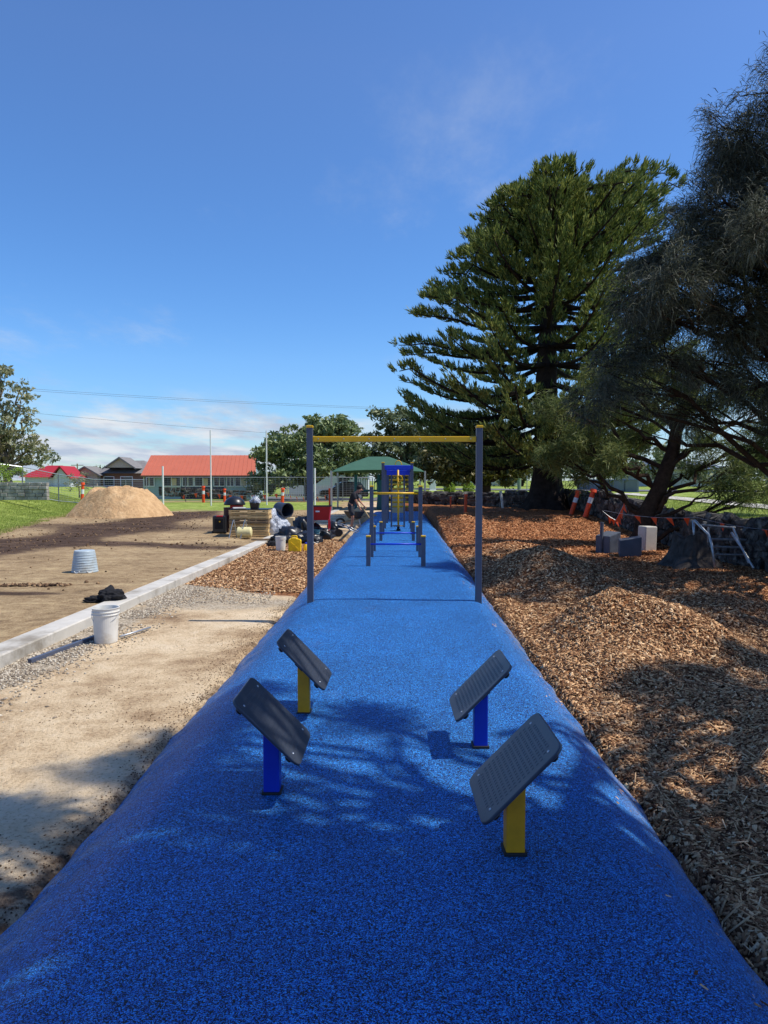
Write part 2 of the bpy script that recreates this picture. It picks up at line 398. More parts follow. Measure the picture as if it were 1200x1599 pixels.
M['leaf_lime'] = leafmat('topiary_foliage', [lin((90, 116, 30)), lin((130, 156, 52)), lin((160, 180, 80))], .3, .6, 3)

# ------------------------------------------------------------------ ground sheet
def axis(spans):
    out = []
    for a, b, st in spans: out += list(np.arange(a, b, st))
    out.append(spans[-1][1]); return np.array(out)
XS = axis([(-900, -200, 100), (-200, -60, 14), (-60, -24, 1.5), (-24, -8, .35), (-8, 8.6, .09), (8.6, 14, .3), (14, 60, 2), (60, 200, 14), (200, 900, 100)])
YS = axis([(-60, -6, 6), (-6, 1, .4), (1, 16, .1), (16, 34, .18), (34, 62, .4), (62, 110, 2), (110, 300, 19), (300, 1500, 150)])
gx, gy = np.meshgrid(XS, YS)
gz = H(gx, gy)
nx_, ny_ = len(XS), len(YS)
ii = (np.arange(ny_-1)[:, None]*nx_+np.arange(nx_-1)[None, :]).ravel()
idx = np.stack([ii, ii+1, ii+nx_+1, ii+nx_], 1)
ground = arr('ground', np.stack([gx.ravel(), gy.ravel(), gz.ravel()], 1), idx, M['ground'], smooth=True)
tag(ground, kind='structure')
def attr(o, name, val):
    a = o.data.attributes.new(name, 'FLOAT', 'POINT'); a.data.foreach_set('value', np.asarray(val, np.float32).ravel())
X, Y = gx, gy
c_ = cen(Y); kx = kerbx(Y)
leftin = ss(-.05, .15, X-kx)*ss(0, -.3, X-c_)
nz = fbm(X, Y, 1.4, 2)
a_sand = leftin*ss(16, 12.5, Y)
a_sand = np.maximum(a_sand, .62*leftin*ss(22, 27, Y))
a_grav = leftin*np.maximum(ss(1.0, .25, X-kx-.25*nz)*ss(13.5, 10, Y), ss(10.2, 12.0, Y+nz)*ss(14.8, 13.6, Y)*.75)
a_grav = a_grav*(.35+.8*fbm(X, Y, .8, 3))
lchip = leftin*ss(12.9, 13.8, Y-.9*(X+3.2)*-.6+nz*.8)*ss(23.5, 21.5, Y)
def stripe(y0, w, amp, s, k): return g2(Y*0, Y-(y0+amp*(vn(X, Y*0, s, k)-.5)*2-.22*(X+10)), 0, 0, 1, w)
tx = X+10.9-.9*(vn(Y, X*0, 7, 2)-.5)*2
a_mud = np.clip(.92*np.exp(-(tx/1.5)**2)*ss(12, 18, Y)*ss(56, 46, Y)+.55*stripe(27.5, 3.0, 1.6, 6, 1)+.75*stripe(21.0, 1.0, .7, 3, 2)+.5*stripe(37, 3.5, 1.6, 7, 3)+.8*stripe(13.0, .28, .5, 2, 4)*ss(-4.5, -6, X), 0, 1)*ss(0, .4, kx-X)
a_mud = np.maximum(a_mud, .5*ss(.3, .02, (c_-1.62)-X)*ss(0, -.02, X-c_)*(.35+nz)*ss(14, 10, Y)*1.1*ss(-.1, .0, (c_-1.5)-X))
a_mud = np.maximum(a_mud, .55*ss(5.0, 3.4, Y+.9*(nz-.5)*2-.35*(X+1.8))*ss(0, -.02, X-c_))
bl = bankline(Y)
a_grass = ss(-.3, .9, bl-X+.8*(nz-.5))*ss(20, 22, Y+0*X+4*ss(-14, -16, X))
a_grass = np.maximum(a_grass, ss(44, 50, Y+6*nz)*ss(62, 60, Y)*ss(-1.5, -5, X)*.75)
a_grass = np.maximum(a_grass, ss(61, 66, Y))
a_grass = np.maximum(a_grass, ss(.1, .9, X-wallx(Y)-.3)*ss(45, 44, Y))
a_grass = np.maximum(a_grass, ss(43.5, 46.5, Y)*ss(-.5, 1.5, X))
a_grass = np.where(Y < 0, 0, a_grass)
mulr = ss(0, .05, X-c_)*(1-ss(.0, .5, X-wallx(Y)-.1))*ss(47, 44.5, Y)
a_mulch = np.maximum(mulr, lchip)
a_grass = a_grass*(1-mulr)
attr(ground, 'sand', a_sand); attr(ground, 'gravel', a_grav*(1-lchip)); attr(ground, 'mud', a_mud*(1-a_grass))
attr(ground, 'grass', a_grass); attr(ground, 'mulch', a_mulch)
def rustf(x, y): return np.clip(ss(14, 22, y+2*(vn(x, y, 2.5, 6)-.5)*3)*.85+ss(.2, .9, x-4.3-.0*y)*ss(9, 11, y)*.6, 0, 1)*np.where(x > 0, 1, .1)
attr(ground, 'rust', rustf(X, Y))

# ------------------------------------------------------------------ blue rubber path
ys = axis([(-4, 1, .25), (1, 12, .06), (12, 38.7, .2)])
prof = [(-1.70, -.38), (-1.66, -.335), (-1.60, -.285), (-1.5, -.215), (-1.4, -.15), (-1.32, -.10), (-1.26, -.064), (-1.2, -.036), (-1.14, -.016), (-1.06, -.005), (-.95, -.001), (-.6, 0), (-.3, 0), (0, 0), (.3, 0), (.6, 0), (.95, .002), (1.06, .003), (1.12, .0), (1.17, -.012), (1.22, -.036), (1.3, -.09), (1.38, -.155), (1.46, -.225), (1.53, -.29), (1.58, -.37)]
prof = np.array(prof)
tt = np.linspace(0, 1, 61); pu = np.interp(tt, np.linspace(0, 1, len(prof)), prof[:, 0]); pz = np.interp(tt, np.linspace(0, 1, len(prof)), prof[:, 1])
PX = cen(ys)[:, None]+pu[None, :]; PY = np.repeat(ys[:, None], 61, 1)
edge = ss(.9, 1.6, np.abs(pu))[None, :]
PX = PX+edge*(.045*(vn(PY, PX*0+np.sign(pu)*3, 1.3, 2)-.5)+.035*(vn(PY, PX*0, .2, 3)-.5))
PZ = np.repeat(pz[None, :], len(ys), 0)+.016*(fbm(PX, PY, 1.5, 1)-.5)+.022*edge*(vn(PX, PY, .6, 4)-.5)
k = ss(38.3, 38.7, PY); PZ = PZ-.25*k
def path_z(x, y): return 0.0
n_ = 61; ii = (np.arange(len(ys)-1)[:, None]*n_+np.arange(n_-1)[None, :]).ravel()
path = arr('path', np.stack([PX.ravel(), PY.ravel(), PZ.ravel()], 1), np.stack([ii, ii+1, ii+n_+1, ii+n_], 1), M['rubber'], smooth=True)
tag(path, 'raised blue rubber path running away between the mulch and the sand', 'path', kind='structure')

# concrete kerb, cast in lengths
kb = MB(); y = 1.0
while y < 46:
    L = 3.0
    y0, y1 = y+.006, y+L-.006
    x0, x1 = float(kerbx(y0)), float(kerbx(y1)); w = .17
    zt = -.165
    for a, b in ((0, 1),):
        P = []
        for (xx, yy) in ((x0, y0), (x1, y1)):
            P += [(xx-w, yy, -.6), (xx+w, yy, -.6), (xx+w, yy, zt-.015), (xx+w-.015, yy, zt), (xx-w+.015, yy, zt), (xx-w, yy, zt-.015)]
        kb.add(P, [tuple(range(6)), tuple(range(11, 5, -1))]+[(i, i+6, (i+1) % 6+6, (i+1) % 6) for i in range(6)])
    y += L
tag(raw('kerb', np.concatenate(kb.v), kb.f, M['conc']), kind='structure')

# road beyond the right wall
def sheet(name, pts, mat, off, nx=60):
    (xa, ya), (xb, yb), w = pts
    V = []; 
    for i in range(nx+1):
        s = i/nx; x = xa+(xb-xa)*s; y = ya+(yb-ya)*s
        dx, dy = xb-xa, yb-ya; L = math.hypot(dx, dy); nxn, nyn = -dy/L, dx/L
        for k in (-1, 0, 1): V.append((x+nxn*w/2*k, y+nyn*w/2*k, 0))
    V = np.array(V); V[:, 2] = H(V[:, 0], V[:, 1])+off
    f = [(3*i+k, 3*i+k+1, 3*i+k+4, 3*i+k+3) for i in range(nx) for k in (0, 1)]
    return tag(raw(name, V, f, mat), kind='structure')
sheet('road', ((-40, 88), (64, 36), 7.0), M['asphalt'], .05)
sheet('footpath', ((13, 20), (16.0, 47), 1.6), M['conc'], .05)

# ------------------------------------------------------------------ scattered stuff: chips, pebbles, crumbs, grass
def scatter_quads(name, x, y, hfun, ln, wd, mat, lift=.004, tiltmax=.5, rust=None, thick=False):
    n = len(x); z = hfun(x, y)
    e = .03
    gxn = (hfun(x+e, y)-hfun(x-e, y))/(2*e); gyn = (hfun(x, y+e)-hfun(x, y-e))/(2*e)
    nrm = np.stack([-gxn, -gyn, np.ones(n)], 1)+rng.normal(0, tiltmax, (n, 3))*np.array([1, 1, .2])
    nrm /= np.linalg.norm(nrm, axis=1)[:, None]
    a = rng.normal(size=(n, 3)); a -= nrm*(a*nrm).sum(1)[:, None]; a /= np.linalg.norm(a, axis=1)[:, None]
    b = np.cross(nrm, a)
    C = np.stack([x, y, z+lift+rng.random(n)*lift*2], 1)
    la = (a*(ln/2)[:, None]); wb = b*(wd/2)[:, None]
    sk = rng.uniform(.5, 1.1, (n, 1)); sk2 = rng.uniform(.5, 1.1, (n, 1))
    if not thick:
        V = np.stack([C-la-wb*sk, C+la-wb, C+la+wb*sk2, C-la+wb], 1).reshape(-1, 3)
        idx = np.arange(4*n).reshape(n, 4); per = 4
    else:
        t = nrm*(wd*.13)[:, None]
        top = np.stack([C-la-wb*sk+t, C+la-wb+t, C+la+wb*sk2+t, C-la+wb+t], 1); bot = top-2*t[:, None, :]
        V = np.concatenate([top, bot], 1).reshape(-1, 3)
        base = (np.arange(n)*8)[:, None, None]
        q = np.array([[0, 1, 2, 3], [0, 4, 5, 1], [1, 5, 6, 2], [2, 6, 7, 3], [3, 7, 4, 0]])[None]
        idx = (base+q).reshape(-1, 4); per = 8
    o = arr(name, V, idx, mat)
    if rust is not None: attr(o, 'rust', np.repeat(rust, per))
    return tag(o, kind='stuff')
def inside_left_chips(x, y):
    nz = fbm(x, y, 1.4, 2)
    return (x > kerbx(y)+.2) & (x < cen(y)-1.6) & (ss(12.9, 13.8, y-.9*(x+3.2)*-.6+nz*.8)*ss(23.5, 21.5, y) > .5)
def right_pts(n, y0, y1, xpad, pw=1.0):
    y = rng.uniform(y0, y1, n); lo = cen(y)+1.45; hi = np.minimum(.56*y+xpad, wallx(y)-.3); hi = np.maximum(hi, lo+.4)
    return lo+(hi-lo)*rng.random(n), y
for k, (n, y0, y1, pad, l0, l1) in enumerate([(95000, 1.6, 8.5, 1.3, .011, .042), (80000, 8.5, 16, 1.0, .018, .052), (60000, 16, 30, .5, .03, .075)]):
    x, y = right_pts(n, y0, y1, pad)
    ln = rng.uniform(l0, l1, n)*rng.choice([1, 1, 1, 1.5], n); wd = ln*rng.uniform(.25, .5, n)
    r = rustf(x, y)*(.6+.8*rng.random(n)); 
    scatter_quads('wood_chip_mulch', x, y, H, ln, wd, M['chips'], .006, .35, np.clip(r, 0, 1), thick=(k == 0))
x = rng.uniform(-4.2, -1, 60000); y = rng.uniform(12.5, 23.5, 60000); k = inside_left_chips(x, y); x, y = x[k], y[k]
ln = rng.uniform(.03, .08, len(x))
scatter_quads('wood_chip_mulch', x, y, H, ln, ln*.4, M['chips'], .006, .35, np.full(len(x), .02))
# long splinters among the chips
x, y = right_pts(5000, 1.8, 12, 1.0); ln = rng.uniform(.05, .13, len(x))
scatter_quads('wood_splinters', x, y, H, ln, rng.uniform(.004, .010, len(x)), M['chips'], .012, .25, rustf(x, y)*.5, thick=True)
# stray chips lying on the rubber near its right edge
def hp(x, y):
    c = cen(y); return np.interp(x-c, prof[:, 0], prof[:, 1])+.004
y = rng.uniform(2.2, 22, 420); x = cen(y)+1.50-np.abs(rng.normal(0, .16, 420)); ln = rng.uniform(.012, .04, 420)
scatter_quads('stray_wood_chips', x, y, hp, ln, ln*.4, M['chips'], .006, .15, np.zeros(420))
def stones(name, x, y, s, mat, sink=.3):
    n = len(x)
    oc = np.array([[1, 0, 0], [0, 1, 0], [-1, 0, 0], [0, -1, 0], [0, 0, .75], [0, 0, -.75]], float)
    P = oc[None]*(1+rng.uniform(-.35, .35, (n, 6, 1)))*s[:, None, None]
    a = rng.uniform(0, 6.28, n); ca, sa = np.cos(a)[:, None], np.sin(a)[:, None]
    P = np.stack([P[..., 0]*ca-P[..., 1]*sa, P[..., 0]*sa+P[..., 1]*ca, P[..., 2]], -1)
    P += np.stack([x, y, H(x, y)+s*sink], 1)[:, None, :]
    fc = np.array([[0, 1, 4], [1, 2, 4], [2, 3, 4], [3, 0, 4], [1, 0, 5], [2, 1, 5], [3, 2, 5], [0, 3, 5]])
    idx = ((np.arange(n)*6)[:, None, None]+fc[None]).reshape(-1, 3)
    return tag(arr(name, P.reshape(-1, 3), idx, mat, smooth=False), kind='stuff')
n = 13000; y = rng.uniform(3.5, 14, n); x = kerbx(y)+.16+np.abs(rng.normal(0, .33, n)); k = (x < cen(y)-1.7) & (fbm(x, y, .7, 3) > .4)
stones('gravel', x[k], y[k], rng.uniform(.006, .02, k.sum()), M['pebble'])
n = 2200; y = rng.uniform(11.3, 14.5, n); x = rng.uniform(-3.8, -1.9, n)
stones('gravel', x, y, rng.uniform(.008, .02, n), M['pebble'])
n = 3600; y = rng.uniform(1.5, 13, n); x = cen(y)-1.62-np.abs(rng.normal(0, .22, n))*(.3+1.4*vn(y, y*0, .8, 3))
stones('soil_crumbs', x, y, rng.uniform(.002, .008, n), M['crumb'])
n = 6000; y = rng.uniform(2.5, 12, n); x = rng.uniform(-4, -1.7, n); k = fbm(x, y, .7, 5) > .58; x, y = x[k], y[k]; n = len(x)
stones('soil_crumbs', x, y, rng.uniform(.002, .007, n), M['crumb'])
n = 9000; y = rng.uniform(11, 42, n); x = kerbx(y)-.3-rng.uniform(0, 11, n)
mudw = .9*np.exp(-((x+10.9)/1.6)**2)+.45*np.exp(-((y-(27.5-.22*(x+10)))/3)**2)+.8*np.exp(-((y-(21-.22*(x+10)))/1)**2)+.9*np.exp(-((y-(37-.22*(x+10)))/3.5)**2)+.05
k = rng.random(n) < mudw*(.25+.9*(vn(x, y, 1.1, 4) > .5))
stones('dirt_clods', x[k], y[k], (.008+.032*rng.random(k.sum())**2.5)*(.5+vn(x[k], y[k], .8, 2)), M['crumb'])
n = 300; y = rng.normal(0, .05, n)+12.55; x = rng.uniform(-6.9, -5.6, n)
stones('dirt_clods', x, y, rng.uniform(.02, .05, n), M['crumb'])
def blades(name, x, y, h, w, mat):
    n = len(x); z = H(x, y); a = rng.uniform(0, 6.28, n)
    d = np.stack([np.cos(a), np.sin(a), np.zeros(n)], 1)*(w/2)[:, None]
    B = np.stack([x, y, z-.01], 1); T = B+np.stack([rng.normal(0, .35, n)*h, rng.normal(0, .35, n)*h, h], 1)
    return tag(arr(name, np.stack([B-d, B+d, T], 1).reshape(-1, 3), np.arange(3*n).reshape(n, 3), mat), kind='stuff')
n = 90000; y = rng.uniform(22, 62, n); x = bankline(y)-rng.uniform(-.3, 12, n)*np.sqrt(rng.random(n)); k = (fbm(x, y, 1.4, 2) > .3)
blades('grass', x[k], y[k], rng.uniform(.03, .11, k.sum()), rng.uniform(.012, .03, k.sum()), M['leaf_grass'])
n = 26000; y = rng.uniform(10, 47, n); x = wallx(y)+rng.uniform(.6, 9, n)
blades('grass', x, y, rng.uniform(.04, .12, n), rng.uniform(.012, .03, n), M['leaf_grass'])

# ------------------------------------------------------------------ slope boards
BOARD = [  # name colour, base, yaw, tilt, label
    ('yellow', (.587, 3.139), .4, -45.4, 'tilted black step board with chequer tread on the nearest yellow post'),
    ('blue', (.606, 4.412), 0, -45.3, 'tilted black step board on blue post beyond the nearest yellow post'),
    ('blue', (-.600, 3.755), -1.2, 44.3, 'smooth tilted black step board on the large blue post at the left'),
    ('yellow', (-.575, 5.056), -2.1, 45.4, 'glossy tilted step board on the farther yellow post'),
]
def step_board(colr, base, yaw, tilt, label, tread):
    bx, by = base
    t = thing('step_board', label, 'step board', (bx, by, 0), 'tilted step boards on short posts')
    R = rotZ(math.radians(yaw))@rotY(math.radians(tilt))
    s = 1 if tilt < 0 else -1
    c = np.array([bx-.014*s, by+.003, .396])
    ph = .36; hw = .0425
    pm = MB(); k = math.tan(math.radians(tilt))
    V = [(bx+sx*hw, by+sy*hw, -.05) for sx, sy in ((-1, -1), (1, -1), (1, 1), (-1, 1))]
    V += [(bx+sx*hw, by+sy*hw, ph-sx*hw*k) for sx, sy in ((-1, -1), (1, -1), (1, 1), (-1, 1))]
    pm.add(V, [(0, 3, 2, 1), (4, 5, 6, 7), (0, 1, 5, 4), (1, 2, 6, 5), (2, 3, 7, 6), (3, 0, 4, 7)])
    part('post', pm, M['yellowdk' if colr == 'yellow' else 'bluep'], t, .006)
    m = MB(); m.box((bx, by, .004), (.104, .104, .018)); part('contact_shade', m, M['blackr'], t, .004)  # added dark collar, stands in for contact shade at the post foot
    # rounded plate
    L, W, r, th = .474, .478, .05, .018
    out = []
    for cx, cy, a0 in ((L/2-r, W/2-r, 0), (-L/2+r, W/2-r, 90), (-L/2+r, -W/2+r, 180), (L/2-r, -W/2+r, 270)):
        for i in range(7):
            a = math.radians(a0+15*i); out.append((cx+r*math.cos(a), cy+r*math.sin(a)))
    n = len(out); out = np.array(out)
    P = []
    for z, g in ((-th, .006), (-th+.004, 0), (-.004, 0), (-.001, .002), (0, .006)):
        q = out*(1-g/.24); P.append(np.column_stack([q, np.full(n, z)]))
    P = np.concatenate(P)@R.T+c
    pl = MB(); pl.add(P, [tuple(range(n))[::-1], tuple(range(4*n, 5*n))]+[(k*n+i, k*n+(i+1) % n, (k+1)*n+(i+1) % n, (k+1)*n+i) for k in range(4) for i in range(n)])
    pit = .0262; h = .0015 if tread else .0007
    for i in range(-7, 8):
        for j in range(-7, 8):
            x, y = i*pit, j*pit
            if math.hypot(abs(x)-.175, abs(y)-.175) < .022: continue
            a = .0092; b = .006
            q = np.array([[x-a, y-a, 0], [x+a, y-a, 0], [x+a, y+a, 0], [x-a, y+a, 0], [x-b, y-b, h], [x+b, y-b, h], [x+b, y+b, h], [x-b, y+b, h]])
            q[:4, 2] -= .001
            pl.add(q@R.T+c, [(4, 5, 6, 7), (0, 1, 5, 4), (1, 2, 6, 5), (2, 3, 7, 6), (3, 0, 4, 7)])
    fin(part('platform', pl, M['plate'], t))
    br = MB(); br.box(c+R@np.array([0, 0, -th-.012]), (.36, .07, .02), R); br.box(c+R@np.array([0, 0, -th-.012]), (.07, .36, .0196), R)
    part('bracket', br, M['blackr'], t, .003)
    for sx in (-1, 1):
        for sy in (-1, 1):
            f = MB(); f.lathe(c+R@np.array([sx*.175, sy*.185, -th-.024]), [(0, 0), (.016, 0), (.02, .004), (.02, .026)], 14, R)
            part('rubber_foot', f, M['blackr'], t, smooth=False)
            f = MB(); f.lathe(c+R@np.array([sx*.175, sy*.175, 0]), [(.007, -.001), (.007, .001), (.005, .003), (0, .0036)], 12, R)
            part('bolt', f, M['bolt'], t, smooth=True)
    return t
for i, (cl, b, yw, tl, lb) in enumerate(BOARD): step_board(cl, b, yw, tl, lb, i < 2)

# ------------------------------------------------------------------ bars and posts
def sq_post(mb, x, y, h, hw=.043):
    mb.box((x, y, (h-.1)/2), (2*hw, 2*hw, h+.1))
def post_cap(x, y, h, hw=.047):
    m = MB(); m.box((x, y, h+.009), (2*hw, 2*hw, .035)); return m
def bar_frame(name, label, cat, xl, xr, y, h, barz, barr, barmat, boxbar=False, group=None, yr=None):
    yr = y if yr is None else yr
    t = thing(name, label, cat, ((xl+xr)/2, (y+yr)/2, 0), group)
    for x, yy in ((xl, y), (xr, yr)):
        p = MB(); sq_post(p, x, yy, h); po = part('post', p, M['post'], t, .006)
        part('cap', post_cap(x, yy, h), M['yellow'], t, .008)
    if barz:
        b = MB()
        if boxbar:
            b.box(((xl+xr)/2, (y+yr)/2, barz), (xr-xl-.084, .06, .075))
        else: b.tube([(xl+.04, y, barz), (xr-.04, yr, barz)], barr, 12)
        part('bar', b, M[barmat], t, .008 if boxbar else 0, smooth=not boxbar)
        if boxbar:
            for k in range(7):
                x = xl+.12+(xr-xl-.24)*k/6
                m = MB(); m.cyl((x, y-.034, barz+.004), (x, y-.028, barz+.004), .007); part('bolt', m, M['bolt'], t)
    return t
bar_frame('pull_up_frame', 'tall wide pull-up frame with slate posts and one yellow crossbar', 'exercise frame', -1.02, 1.31, 9.81, 2.395, 2.235, .03, 'yellow', True)
bar_frame('push_up_bar', 'nearest low blue bar between two short capped slate posts', 'exercise bar', -.305, .765, 13.79, .575, .43, .017, 'bluebar', group='low blue bars across the path')
bar_frame('chest_bar', 'mid height yellow round bar between slate posts behind the first low bar', 'exercise bar', -.27, .79, 15.43, 1.53, 1.385, .027, 'yellow')
bar_frame('push_up_bar', 'low blue bar just beyond the yellow chest bar', 'exercise bar', -.235, .80, 16.72, .575, .43, .017, 'bluebar', group='low blue bars across the path')
for x, lb in ((-.085, 'short slate post with yellow cap on the left before the spinning pole'), (.81, 'short slate post with yellow cap on the right before the spinning pole')):
    t = thing('step_post', lb, 'post', (x, 19.6, 0), 'short free standing posts')
    p = MB(); sq_post(p, x, 19.6, .51); part('post', p, M['post'], t, .006); part('cap', post_cap(x, 19.6, .51), M['yellow'], t, .008)
# spinning pole
x, y = .475, 23.5
t = thing('spinning_pole', 'upright yellow spinning pole with round dark foot plate', 'spinner', (x, y, 0))
m = MB(); m.tube([(x, y, -.05), (x, y, .06), (x, y, .061), (x, y, .13)], [.07, .07, .045, .045], 14); part('base', m, M['blackr'], t)
m = MB(); m.tube([(x, y, .12), (x-.01, y, 1.2), (x-.012, y, 2.02)], [.032, .032, .032], 12); part('pole', m, M['yellow'], t, smooth=True)
m = MB(); m.lathe((x, y, .15), [(0, 0), (.2, 0), (.215, .015), (.2, .03), (.05, .035), (0, .035)], 28); part('foot_plate', m, M['blackpl'], t)
m = MB(); th = np.linspace(0, math.pi, 12); m.tube([(x+.11*math.cos(a)+.0, y, 2.2+.17*math.sin(a)-.05) for a in th], .014, 8)
m.tube([(x+.11, y, 2.15), (x-.01, y, 1.98)], .014, 8); m.tube([(x-.11, y, 2.15), (x-.01, y, 1.98)], .014, 8); part('handle', m, M['yellow'], t, smooth=True)
m = MB(); th = np.linspace(0, 2*math.pi, 20); m.tube([(x+.04+.09*math.cos(a), y-.02, 1.72+.11*math.sin(a)) for a in th], .013, 8, False); part('grip_ring', m, M['yellow'], t, smooth=True)
# monkey bars
t = thing('monkey_bars', 'slate and blue overhead ladder frame with yellow climbing rungs at its far end', 'climbing frame', (.46, 25.8, 0))
for (x, y, h, hw) in ((-.03, 21.8, 2.2, .045), (.86, 21.9, 2.2, .045), (.03, 24.6, 2.14, .04), (.93, 24.6, 2.14, .04), (.12, 27.8, 2.14, .04), (1.0, 27.8, 2.14, .04), (.18, 30.4, 2.14, .04), (1.14, 30.4, 2.1, .04), (.265, 25.3, 2.0, .03), (.72, 25.3, 2.0, .03)):
    p = MB(); sq_post(p, x, y, h, hw); part('post', p, M['post'], t, .005); part('cap', post_cap(x, y, h, hw+.004), M['yellow'], t, .006)
for xo in (.01, .83):
    m = MB(); m.box(((xo+.06)+.06, 25.9, 2.07), (.045, 8.1, .11), rotZ(-.022)); part('rail', m, M['bluebar'], t, .01)
for i in range(20):
    y = 22.0+i*.41; xo = .022*(y-21.8)
    m = MB(); m.tube([(.01+xo, y, 2.05), (.82+xo, y, 2.05)], .02, 8); part('rung', m, M['bluebar'], t, smooth=True)
m = MB(); m.box((.415, 21.84, 2.06), (.80, .05, .14)); part('end_panel', m, M['bluebar'], t, .01)
m = MB(); m.box((.50, 24.6, 1.93), (.82, .05, .16)); part('cross_beam', m, M['bluebar'], t, .01)
for i in range(8):
    m = MB(); m.tube([(.2, 30.4,   .55+.19*i), (1.12, 30.4, .55+.19*i)], .042, 8); part('climbing_rung', m, M['yellow'], t, smooth=True)
m = MB(); m.box((.62, 32.2, .75), (.5, .04, 1.1)); single('panel', m, M['card'], 'pale cream board standing beyond the climbing rungs', 'panel')

# ------------------------------------------------------------------ trees
class Leaves:
    """thin two-segment blades"""
    def __init__(s): s.V = []; s.n = 0; s.I4 = []; s.I3 = []
    def strands(s, P, D, L, W, droop):
        n = len(P); D = D/(np.linalg.norm(D, axis=1)[:, None]+1e-9)
        L = np.broadcast_to(L, n)[:, None]; W = np.broadcast_to(W, n)[:, None]; droop = np.broadcast_to(droop, n)[:, None]
        side = np.cross(D, rng.normal(size=(n, 3))); side /= np.linalg.norm(side, axis=1)[:, None]+1e-9
        mid = P+D*L*.5; mid[:, 2] -= (droop*L*.12)[:, 0]
        tip = P+D*L; tip[:, 2] -= (droop*L*.55)[:, 0]
        V = np.stack([P-side*W*.35, P+side*W*.35, mid+side*W*.5, mid-side*W*.5, tip], 1)
        s.V.append(V.reshape(-1, 3)); b = s.n+np.arange(n)[:, None]*5
        s.I4.append(b+np.array([[0, 1, 2, 3]])); s.I3.append(b+np.array([[3, 2, 4]])); s.n += 5*n
    def build(s, name, mat, parent):
        V = np.concatenate(s.V); I4 = np.concatenate(s.I4); I3 = np.concatenate(s.I3)
        me = bpy.data.meshes.new(name); loc = np.array(parent.location) if parent else np.zeros(3)
        V = (V-loc).astype(np.float32)
        me.vertices.add(len(V)); me.vertices.foreach_set('co', V.ravel())
        nl = I4.size+I3.size; me.loops.add(nl)
        me.loops.foreach_set('vertex_index', np.concatenate([I4.ravel(), I3.ravel()]).astype(np.int32))
        me.polygons.add(len(I4)+len(I3))
        me.polygons.foreach_set('loop_start', np.concatenate([np.arange(len(I4))*4, I4.size+np.arange(len(I3))*3]).astype(np.int32))
        me.polygons.foreach_set('loop_total', np.concatenate([np.full(len(I4), 4), np.full(len(I3), 3)]).astype(np.int32))
        me.update(calc_edges=True); me.materials.append(mat)
        o = bpy.data.objects.new(name, me); COL.objects.link(o); o.parent = parent; return o
def quads_leaves(P, size, up=.4):
    n = len(P); a = rng.normal(size=(n, 3)); a /= np.linalg.norm(a, axis=1)[:, None]
    nn = rng.normal(size=(n, 3))+np.array([.25, -.1, up*2]); b = np.cross(a, nn); b /= np.linalg.norm(b, axis=1)[:, None]+1e-9
    s = np.broadcast_to(size, n)[:, None]
    V = np.stack([P-a*s*.5, P+b*s*.22, P+a*s*.5, P-b*s*.22], 1)
    return V.reshape(-1, 3), np.arange(4*n).reshape(n, 4)
def sph(n):
    v = rng.normal(size=(n, 3)); return v/np.linalg.norm(v, axis=1)[:, None]
def curve(p0, p1, sag=0, wig=.1, n=8, up0=None):
    p0, p1 = np.array(p0, float), np.array(p1, float); s = np.linspace(0, 1, n)[:, None]
    P = p0+(p1-p0)*s; L = np.linalg.norm(p1-p0)
    P[:, 2] += sag*L*np.sin(s[:, 0]*math.pi)
    w = np.zeros((n, 3)); w[1:-1] = rng.normal(0, wig*L*.12, (n-2, 3)); return P+w

